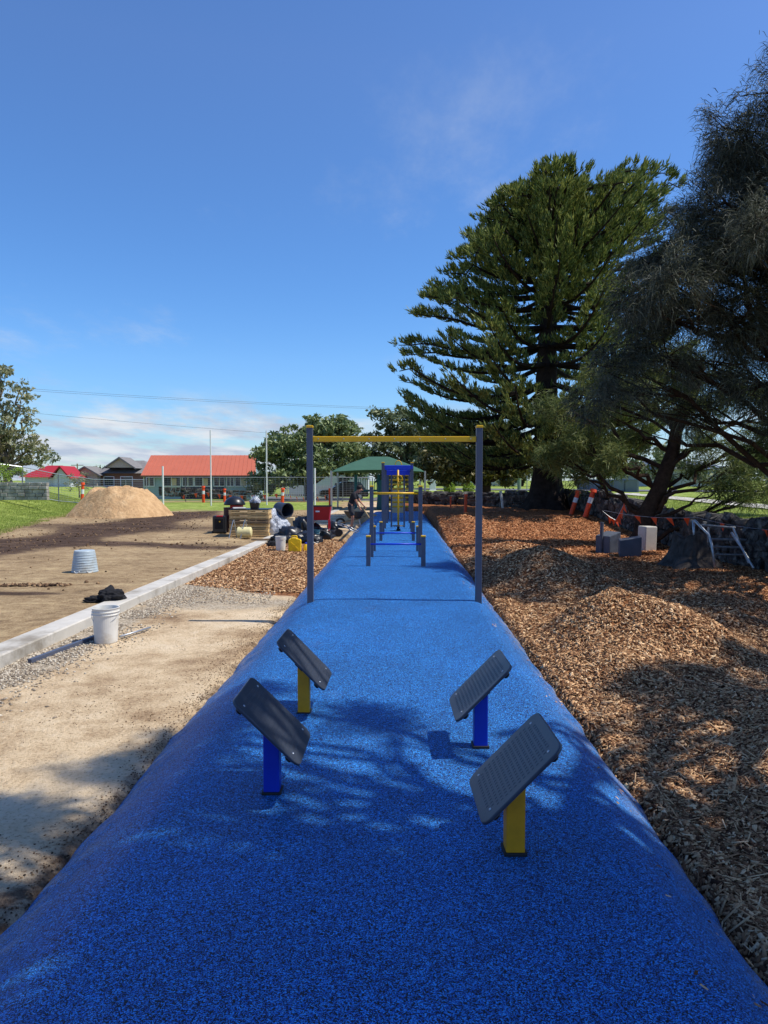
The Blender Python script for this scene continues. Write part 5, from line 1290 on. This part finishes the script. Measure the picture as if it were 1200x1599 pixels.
# jerry can
x, y = at(460.5, 0, 19.3)[0], 19.3; z = float(H(x, y))
t = thing('jerry_can', 'bright yellow plastic jerry can with moulded cross ribs', 'jerry can', (x, y, z))
m = MB(); m.prism([(x-.165, z), (x+.165, z), (x+.17, z+.3), (x+.14, z+.35), (x+.06, z+.36), (x+.05, z+.385), (x-.08, z+.385), (x-.09, z+.36), (x-.15, z+.35), (x-.17, z+.3)], y-.09, y+.09, 'y'); part('body', m, M['yellowj'], t, .02)
m = MB()
for s in (-1, 1): m.box((x, y-.092, z+.17), (.3, .012, .025), rotY(s*.75))
part('ribs', m, M['yellowj'], t, .004)
m = MB(); m.tube([(x-.1, y, z+.36), (x-.08, y, z+.43), (x+.05, y, z+.43), (x+.07, y, z+.36)], .016, 8); part('handle', m, M['yellowj'], t, smooth=True)
m = MB(); m.cyl((x+.11, y, z+.33), (x+.14, y, z+.39), .03); part('cap', m, M['blackpl'], t)
x, y = at(478, 0, 19.4)[0], 19.4; z = float(H(x, y))
t = thing('bottle', 'small yellow bottle with blue cap right of the jerry can', 'bottle', (x, y, z))
m = MB(); m.lathe((x, y, z), [(0, 0), (.065, 0), (.07, .02), (.07, .15), (.03, .2), (.03, .22), (0, .22)], 18); part('body', m, M['yellowj'], t, smooth=True)
m = MB(); m.lathe((x, y, z+.2), [(.035, 0), (.035, .045), (0, .047)], 14); part('cap', m, M['bluebar'], t)
x, y = at(425, 0, 20.5)[0], 20.6; single('glove', lumpy((x, y, -.26), (.16, .12, .12), 31, .5, 3), M['blackcl'], 'black glove left of the white bucket by the jerry can', 'glove', smooth=True)
x0 = at(396, 0, 21.8); x1 = at(421, 0, 21.8); m = MB(); m.box(((x0[0]+x1[0])/2, 21.6, -.13), (.55, .09, .05), rotZ(.1)); single('plank', m, M['wooddk'], 'short grey plank resting across the kerb', 'plank', bevel=.005)
# red trolley
x, y = at(501, 0, 22.6)[0], 22.7; z = float(H(x, y))
t = thing('red_trolley', 'red metal hopper trolley with one rubber wheel beside the path', 'trolley', (x, y, z))
m = MB(); V = np.array([[-.27, -.25, 0], [.27, -.25, 0], [.27, .25, 0], [-.27, .25, 0], [-.32, -.3, .44], [.32, -.3, .44], [.32, .3, .44], [-.32, .3, .44]])+[x, y, z+.62]
m.add(V, [(0, 3, 2, 1), (0, 1, 5, 4), (1, 2, 6, 5), (2, 3, 7, 6), (3, 0, 4, 7)]); part('hopper', m, M['red'], t)
m = MB(); m.tube([V[4], V[5], V[6], V[7], V[4]], .018, 6); part('rim', m, M['blackpl'], t)
m = MB(); m.box((x-.08, y-.288, z+.9), (.13, .012, .045), rotX(-.11)); part('plate', m, M['whitep'], t)
m = MB()
for sx, sy in ((-1, -1), (1, -1), (1, 1), (-1, 1)): m.tube([(x+sx*.26, y+sy*.24, z+.63), (x+sx*.27, y+sy*.26, z+.12)], .02, 6)
m.tube([(x-.27, y-.26, z+.2), (x+.27, y-.26, z+.2)], .016, 6); m.tube([(x-.27, y-.26, z+.2), (x-.27, y+.26, z+.2)], .016, 6); m.tube([(x+.27, y-.26, z+.2), (x+.27, y+.26, z+.2)], .016, 6); part('frame', m, M['red'], t)
for s in (-1, 1):
    w = MB(); th = np.linspace(0, 2*math.pi, 20); w.tube([(x+s*.3, y-.22+.12*math.cos(a), z+.15+.12*math.sin(a)) for a in th], .035, 8, False); wh = part('wheel', w, M['blackr'], t, smooth=True)
    w = MB(); w.cyl((x+s*.3-.02, y-.22, z+.15), (x+s*.3+.02, y-.22, z+.15), .09); part('rim', w, M['white'], wh)
# trowelling machine / mower
x, y = at(523, 0, 23.8)[0], 24.0; z = float(H(x, y))
t = thing('floor_machine', 'black engine machine with long handles between trolley and worker', 'machine', (x, y, z))
m = MB(); m.lathe((x-.05, y, z+.05), [(0, 0), (.3, 0), (.32, .06), (.28, .16), (.12, .2), (0, .2)], 24); part('housing', m, M['blackpl'], t, smooth=True)
single_engine = lumpy((x-.08, y, z+.2), (.2, .17, .22), 41, .2, 3); part('engine', single_engine, M['blackpl'], t)
m = MB(); m.tube([(x-.1, y, z+.45), (x+.35, y-.1, z+.3), (x+.75, y-.2, z+.12)], .02, 6); m.tube([(x-.1, y+.12, z+.5), (x+.38, y+.05, z+.35), (x+.8, y-.05, z+.15)], .02, 6); part('handle', m, M['steel'], t, smooth=True)
m = MB(); m.cyl((x+.13, y-.3, z+.13), (x+.13, y-.24, z+.13), .13, .13, 20); part('wheel', m, M['blackr'], t)
# ------------------------------------------------------------------ wheelbarrow behind worker
x, y = at(552, 0, 27.5)[0], 28.2; z = float(H(x, y))
t = thing('wheelbarrow', 'dark wheelbarrow standing behind the worker', 'wheelbarrow', (x, y, z))
m = MB(); V = np.array([[-.2, -.2, 0], [.25, -.2, 0], [.25, .2, 0], [-.2, .2, 0], [-.4, -.32, .28], [.42, -.32, .25], [.42, .32, .25], [-.4, .32, .28]])+[x, y, z+.38]
m.add(V, [(0, 3, 2, 1), (0, 1, 5, 4), (1, 2, 6, 5), (2, 3, 7, 6), (3, 0, 4, 7)]); part('tray', m, M['blackpl'], t)
for s in (-1, 1):
    m = MB(); m.tube([(x-.55, y+s*.22, z+.2), (x+.2, y+s*.24, z+.36), (x+.75, y+s*.28, z+.6)], .018, 6); part('handle', m, M['wooddk'], t)
    m = MB(); m.tube([(x+.2, y+s*.24, z+.36), (x+.28, y+s*.24, z)], .016, 6); part('leg', m, M['steel'], t)
m = MB(); th = np.linspace(0, 2*math.pi, 20); m.tube([(x-.55+.16*math.cos(a), y, z+.2+.16*math.sin(a)) for a in th], .045, 8, False); part('wheel', m, M['blackr'], t, smooth=True)

# ------------------------------------------------------------------ worker
def skinned(name, verts, edges, radii, mat, parent, root=0, sub=2):
    me = bpy.data.meshes.new(name); me.from_pydata([tuple(v) for v in verts], edges, []); me.materials.append(mat)
    o = bpy.data.objects.new(name, me); COL.objects.link(o); o.parent = parent
    m = o.modifiers.new('skin', 'SKIN'); m.use_smooth_shade = True
    for i, r in enumerate(radii):
        sv = me.skin_vertices[0].data[i]; r = (r, r) if isinstance(r, (int, float)) else r; sv.radius = r; sv.use_root = (i == root)
    m = o.modifiers.new('sub', 'SUBSURF'); m.levels = sub; m.render_levels = sub
    return o
def worker():
    wx, wy = at(548, 0, 26.5)[0], 26.5; wz = float(H(wx, wy))
    t = thing('person', 'worker in black t-shirt and dark shorts bent forward over a shovel', 'person', (wx, wy, wz))
    # local frame: faces +x and a little towards camera
    a = -.15; R = rotZ(a)
    J = {'pel': (0, 0, .92), 'bel': (.03, 0, 1.06), 'che': (.12, 0, 1.27), 'nck': (.21, 0, 1.42), 'hdb': (.29, 0, 1.47), 'hd': (.36, 0, 1.52), 'hdt': (.40, 0, 1.60),
         'hl': (0, .1, .88), 'kl': (.06, .12, .48), 'al': (-.03, .13, .09), 'tl': (.14, .14, .035),
         'hr': (0, -.1, .88), 'kr': (.10, -.13, .49), 'ar': (.06, -.15, .09), 'tr': (.23, -.16, .035),
         'sl': (.15, .19, 1.36), 'el': (.30, .22, 1.10), 'wl': (.47, .12, .93), 'sr': (.15, -.19, 1.36), 'er': (.27, -.24, 1.07), 'wr': (.38, -.16, .84)}
    nm = list(J); V = [R@np.array(J[k]) for k in nm]; ix = {k: i for i, k in enumerate(nm)}
    E = [('pel', 'bel'), ('bel', 'che'), ('che', 'nck'), ('nck', 'hdb'), ('hdb', 'hd'), ('hd', 'hdt'), ('pel', 'hl'), ('hl', 'kl'), ('kl', 'al'), ('al', 'tl'), ('pel', 'hr'), ('hr', 'kr'), ('kr', 'ar'), ('ar', 'tr'), ('che', 'sl'), ('sl', 'el'), ('el', 'wl'), ('che', 'sr'), ('sr', 'er'), ('er', 'wr')]
    rad = {'pel': (.13, .12), 'bel': (.13, .11), 'che': (.15, .12), 'nck': .055, 'hdb': .07, 'hd': .095, 'hdt': .07, 'hl': .09, 'kl': .055, 'al': .036, 'tl': .03, 'hr': .09, 'kr': .055, 'ar': .036, 'tr': .03, 'sl': .06, 'el': .042, 'wl': .028, 'sr': .06, 'er': .042, 'wr': .028}
    Ed = [(ix[p], ix[q]) for p, q in E]; r = [rad[k] for k in nm]
    # hands: palm and five fingers per side
    for w, sgn in (('wl', 1), ('wr', -1)):
        b = np.array(J[w]); pal = b+np.array([.05, 0, -.06]); V.append(R@pal); r.append(.028); ip = len(V)-1; Ed.append((ix[w], ip))
        for f in range(5):
            o = (-.03+.015*f)
            L = (.035, .045, .05, .046, .036)[f]
            k1 = pal+np.array([.02+.01*f-.02, o, -.03 if f else -.005]); k2 = k1+np.array([.012, -.004*sgn, -L*.6])
            V.append(R@k1); r.append(.009); V.append(R@k2); r.append(.008); Ed += [(ip, len(V)-2), (len(V)-2, len(V)-1)]
    skinned('body', V, Ed, r, M['skin'], t, ix['pel'])
    def seg(name, keys, edges, rr, mat):
        vs = [R@np.array(J[k]) if isinstance(k, str) else R@np.array(k) for k in keys]; return skinned(name, vs, edges, rr, mat, t, 0)
    mid = lambda a, b, s: tuple(np.array(J[a])*(1-s)+np.array(J[b])*s)
    seg('t_shirt', ['bel', 'che', mid('che', 'nck', .75), 'sl', mid('sl', 'el', .75), 'sr', mid('sr', 'er', .75), (-.005, 0, .9)], [(0, 1), (1, 2), (1, 3), (3, 4), (1, 5), (5, 6), (0, 7)], [(.155, .14), (.175, .145), .075, .078, .068, .078, .068, (.15, .15)], M['shirt'])
    seg('shorts', ['pel', 'hl', mid('hl', 'kl', .55), mid('hl', 'kl', .9), 'hr', mid('hr', 'kr', .55), mid('hr', 'kr', .9), 'bel'], [(0, 1), (1, 2), (2, 3), (0, 4), (4, 5), (5, 6), (0, 7)], [(.15, .14), .115, .1, .092, .115, .1, .092, (.13, .12)], M['shorts'])
    for s, A_, T_ in (('l', 'al', 'tl'), ('r', 'ar', 'tr')):
        a_ = np.array(J[A_]); b_ = np.array(J[T_]); seg('boot', [tuple(a_+[0, 0, .07]), tuple(a_+[0, 0, -.02]), tuple((a_+b_)/2+[0, 0, -.01]), tuple(b_)], [(0, 1), (1, 2), (2, 3)], [.05, .056, .05, .045], M['shoe'])
    h = np.array(J['hd']); hr = lumpy(R@(h+np.array([-.03, 0, -.02])), (.112, .098, .10), 51, .12, 4, False); o = part('hair', hr, M['hair'], None, smooth=True)
    o.parent = t
    # face: nose, ears
    f = MB(); q = R@(h+np.array([.095, 0, -.02])); f.lathe(q, [(0, -.02), (.014, -.012), (.012, .01), (0, .02)], 8); o = part('nose', f, M['skin'], None, smooth=True); o.parent = t
    for s in (-1, 1):
        f = MB(); q = R@(h+np.array([0, s*.095, -.03])); f.lathe(q, [(0, -.03), (.014, -.01), (.016, .01), (0, .03)], 8); o = part('ear', f, M['skin'], None, smooth=True); o.parent = t
        f = MB(); q = R@(h+np.array([.085, s*.032, .012])); f.lathe(q, [(0, -.01), (.01, 0), (0, .01)], 8); o = part('eye', f, M['hair'], None, smooth=True); o.parent = t
    # shovel held by both hands
    g0 = R@np.array([.50, .10, .90])+[wx, wy, wz]; g1 = R@np.array([.40, -.15, .80])+[wx, wy, wz]
    top = np.array([wx+.36, wy-.06, wz+1.0]); tip = np.array([wx+.92, wy-.12, wz+.16]); 
    s = thing('shovel', 'long handled shovel held by the bent worker', 'shovel', tuple(tip))
    m = MB(); m.tube([top, tip], .016, 8); part('handle', m, M['wood'], s, smooth=True)
    d = (tip-top)/np.linalg.norm(tip-top); m = MB(); R2 = rotY(math.atan2(-d[2], d[0])); m.box(tip+d*.12, (.26, .2, .012), R2); part('blade', m, M['steel'], s, .005)
worker()

# ------------------------------------------------------------------ vehicles
def car(x, y, z, yaw, mat, label, L=4.5, Hh=1.6):
    t = thing('parked_car', label, 'car', (x, y, z))
    R = rotZ(yaw); o = np.array([x, y, z]); W = 1.8
    pb = [(-L/2, .45), (-L/2+.05, .85), (-L/2+.2, .95), (-L*.28, 1.0), (-L*.16, 1.42), (-L*.05, Hh-.04), (L*.1, Hh), (L*.34, Hh-.06), (L*.44, 1.05), (L/2-.03, .95), (L/2, .45), (L/2-.1, .3), (-L/2+.1, .3)]
    n = len(pb); V = []
    for yy, sc in ((-W/2, 1), (W/2, 1)):
        for (a, b) in pb: V.append((a, yy*(1-.16*max(0, (b-.95)/.65)), b))
    m = MB(); m.add(np.array(V)@R.T+o, [tuple(range(n)), tuple(range(2*n-1, n-1, -1))]+[(i, n+i, n+(i+1) % n, (i+1) % n) for i in range(n)]); part('body', m, mat, t, .04)
    for a, b, c, d_ in ((-L*.2, -.02*L, 1.04, Hh-.16), (.02*L, L*.18, 1.04, Hh-.14), (L*.2, L*.34, 1.04, Hh-.2)):
        for s in (-1, 1):
            yy = s*(W/2-.03); m = MB(); m.add(np.array([(a, yy, c), (b, yy, c), (b-.02, yy*.9, d_), (a+.16*(a < 0), yy*.9, d_)])@R.T+o, [(0, 1, 2, 3)]); part('window', m, M['glass'], t)
    for sx in (-1, 1):
        for sy in (-1, 1):
            c = np.array([sx*L*.31, sy*(W/2-.05), .33]); m = MB(); p0 = R@(c+[0, -.11, 0])+o; p1 = R@(c+[0, .11, 0])+o; m.cyl(p0, p1, .33, .33, 20); w = part('wheel', m, M['blackr'], t)
            m = MB(); m.cyl(R@(c+[0, -.12, 0])+o, R@(c+[0, .12, 0])+o, .2, .2, 14); part('rim', m, M['steel'], w)
    for s in (-1, 1):
        m = MB(); m.box(R@np.array([-L/2+.05, s*.65, .78])+o, (.08, .3, .14), R); part('headlight', m, M['whitep'], t, .02)
p = at(536, 0, 67); car(p[0], 68, -.2, .15, M['car'], 'dark four wheel drive parked behind the fence near the worker', 4.6, 1.75)

# ------------------------------------------------------------------ light, sky, camera
sun = bpy.data.lights.new('sun', 'SUN'); sun.energy = 5.0; sun.angle = math.radians(.55); sun.color = (1, .955, .88)
so = bpy.data.objects.new('sun', sun); COL.objects.link(so); so.rotation_euler = Vector(SUN).to_track_quat('Z', 'Y').to_euler(); so.location = (20, 0, 30)
w = bpy.data.worlds.new('World'); SC.world = w; w.use_nodes = True; nt = w.node_tree; bg = nt.nodes['Background']
def N(t, **k):
    n = nt.nodes.new(t)
    for a, b in k.items(): setattr(n, a, b)
    return n
sky = N('ShaderNodeTexSky', sky_type='NISHITA', sun_disc=False); sky.sun_elevation = SUN_EL; sky.sun_rotation = math.pi/2-SUN_AZ
sky.air_density = 1.0; sky.dust_density = .25; sky.ozone_density = 2.5
tc = N('ShaderNodeTexCoord'); sx = N('ShaderNodeSeparateXYZ'); nt.links.new(tc.outputs['Generated'], sx.inputs[0])
def mth(op, a, b=0., clamp=False):
    m = N('ShaderNodeMath', operation=op, use_clamp=clamp)
    for i, v in ((0, a), (1, b)):
        if hasattr(v, 'is_linked'): nt.links.new(v, m.inputs[i])
        else: m.inputs[i].default_value = v
    return m.outputs[0]
def mr(v, a, b, c=0., d=1.):
    m = N('ShaderNodeMapRange', interpolation_type='SMOOTHSTEP'); m.inputs[1].default_value = a; m.inputs[2].default_value = b; m.inputs[3].default_value = c; m.inputs[4].default_value = d
    nt.links.new(v, m.inputs[0]); return m.outputs[0]
zc = mth('MAXIMUM', sx.outputs['Z'], 0.0)
hs = N('ShaderNodeHueSaturation'); hs.inputs['Saturation'].default_value = 1.3; hs.inputs['Value'].default_value = 1.36; 
tint = N('ShaderNodeMix', data_type='RGBA', blend_type='MULTIPLY'); tint.inputs[0].default_value = 1
tr_ = N('ShaderNodeValToRGB'); e = tr_.color_ramp.elements; e[0].position = 0; e[0].color = (.60, .75, .95, 1); e[1].position = .5; e[1].color = (1.32, 1.15, 1.17, 1)
e2 = e.new(.16); e2.color = (.98, 1.0, 1.13, 1)
nt.links.new(zc, tr_.inputs[0]); nt.links.new(tr_.outputs[0], tint.inputs[7]); nt.links.new(sky.outputs[0], tint.inputs[6]); nt.links.new(tint.outputs[2], hs.inputs['Color'])
den = mth('ADD', zc, .10)
u = mth('DIVIDE', sx.outputs['X'], den); v = mth('DIVIDE', sx.outputs['Y'], den)
cb = N('ShaderNodeCombineXYZ'); nt.links.new(u, cb.inputs[0]); nt.links.new(v, cb.inputs[1])
def cn(scale, det, rough, off=0):
    n = N('ShaderNodeTexNoise'); n.inputs['Scale'].default_value = scale; n.inputs['Detail'].default_value = det; n.inputs['Roughness'].default_value = rough
    mp = N('ShaderNodeMapping'); mp.inputs['Location'].default_value = (off, off*.7, 0); mp.inputs['Scale'].default_value = (1.0, .55, 1); nt.links.new(cb.outputs[0], mp.inputs[0]); nt.links.new(mp.outputs[0], n.inputs['Vector']); return n.outputs['Fac']
low = cn(.85, 9, .62, 3.1)
band = mth('MULTIPLY', mr(sx.outputs['Z'], .135, .075), mr(sx.outputs['X'], .04, -.12, .45, 1.))
cl1 = mth('MULTIPLY', mr(mth('ADD', low, mr(sx.outputs['Z'], .12, .03, -.06, .08)), .43, .60), band)
wis = mth('MULTIPLY', mr(cn(.55, 8, .68, 8.3), .53, .74), .5)
wis = mth('MULTIPLY', wis, mr(sx.outputs['Z'], .55, .2, .5, 1.))
shade = mr(cn(1.7, 6, .6, 1.7), .35, .65)
ccol = N('ShaderNodeMix', data_type='RGBA'); nt.links.new(shade, ccol.inputs[0]); ccol.inputs[6].default_value = (4.2, 5.0, 6.4, 1); ccol.inputs[7].default_value = (6.9, 7.3, 7.8, 1)
m1 = N('ShaderNodeMix', data_type='RGBA'); nt.links.new(mth('MAXIMUM', cl1, wis, True), m1.inputs[0]); nt.links.new(hs.outputs[0], m1.inputs[6]); nt.links.new(ccol.outputs[2], m1.inputs[7])
nt.links.new(m1.outputs[2], bg.inputs['Color']); bg.inputs['Strength'].default_value = .112

cam = bpy.data.cameras.new('camera'); co = bpy.data.objects.new('camera', cam); COL.objects.link(co)
cam.sensor_fit = 'VERTICAL'; cam.sensor_height = 36; cam.lens = 36*F/1599; cam.clip_end = 4000; cam.clip_start = .05
co.location = (0, 0, HC); co.rotation_euler = (math.radians(90)-math.atan(49.5/F), 0, 0)
SC.camera = co
SC.view_settings.view_transform = 'Standard'; SC.view_settings.look = 'None'; SC.view_settings.exposure = 0; SC.view_settings.gamma = 1
SC.cycles.use_denoising = True
SC.cycles.max_bounces = 6; SC.cycles.transparent_max_bounces = 4
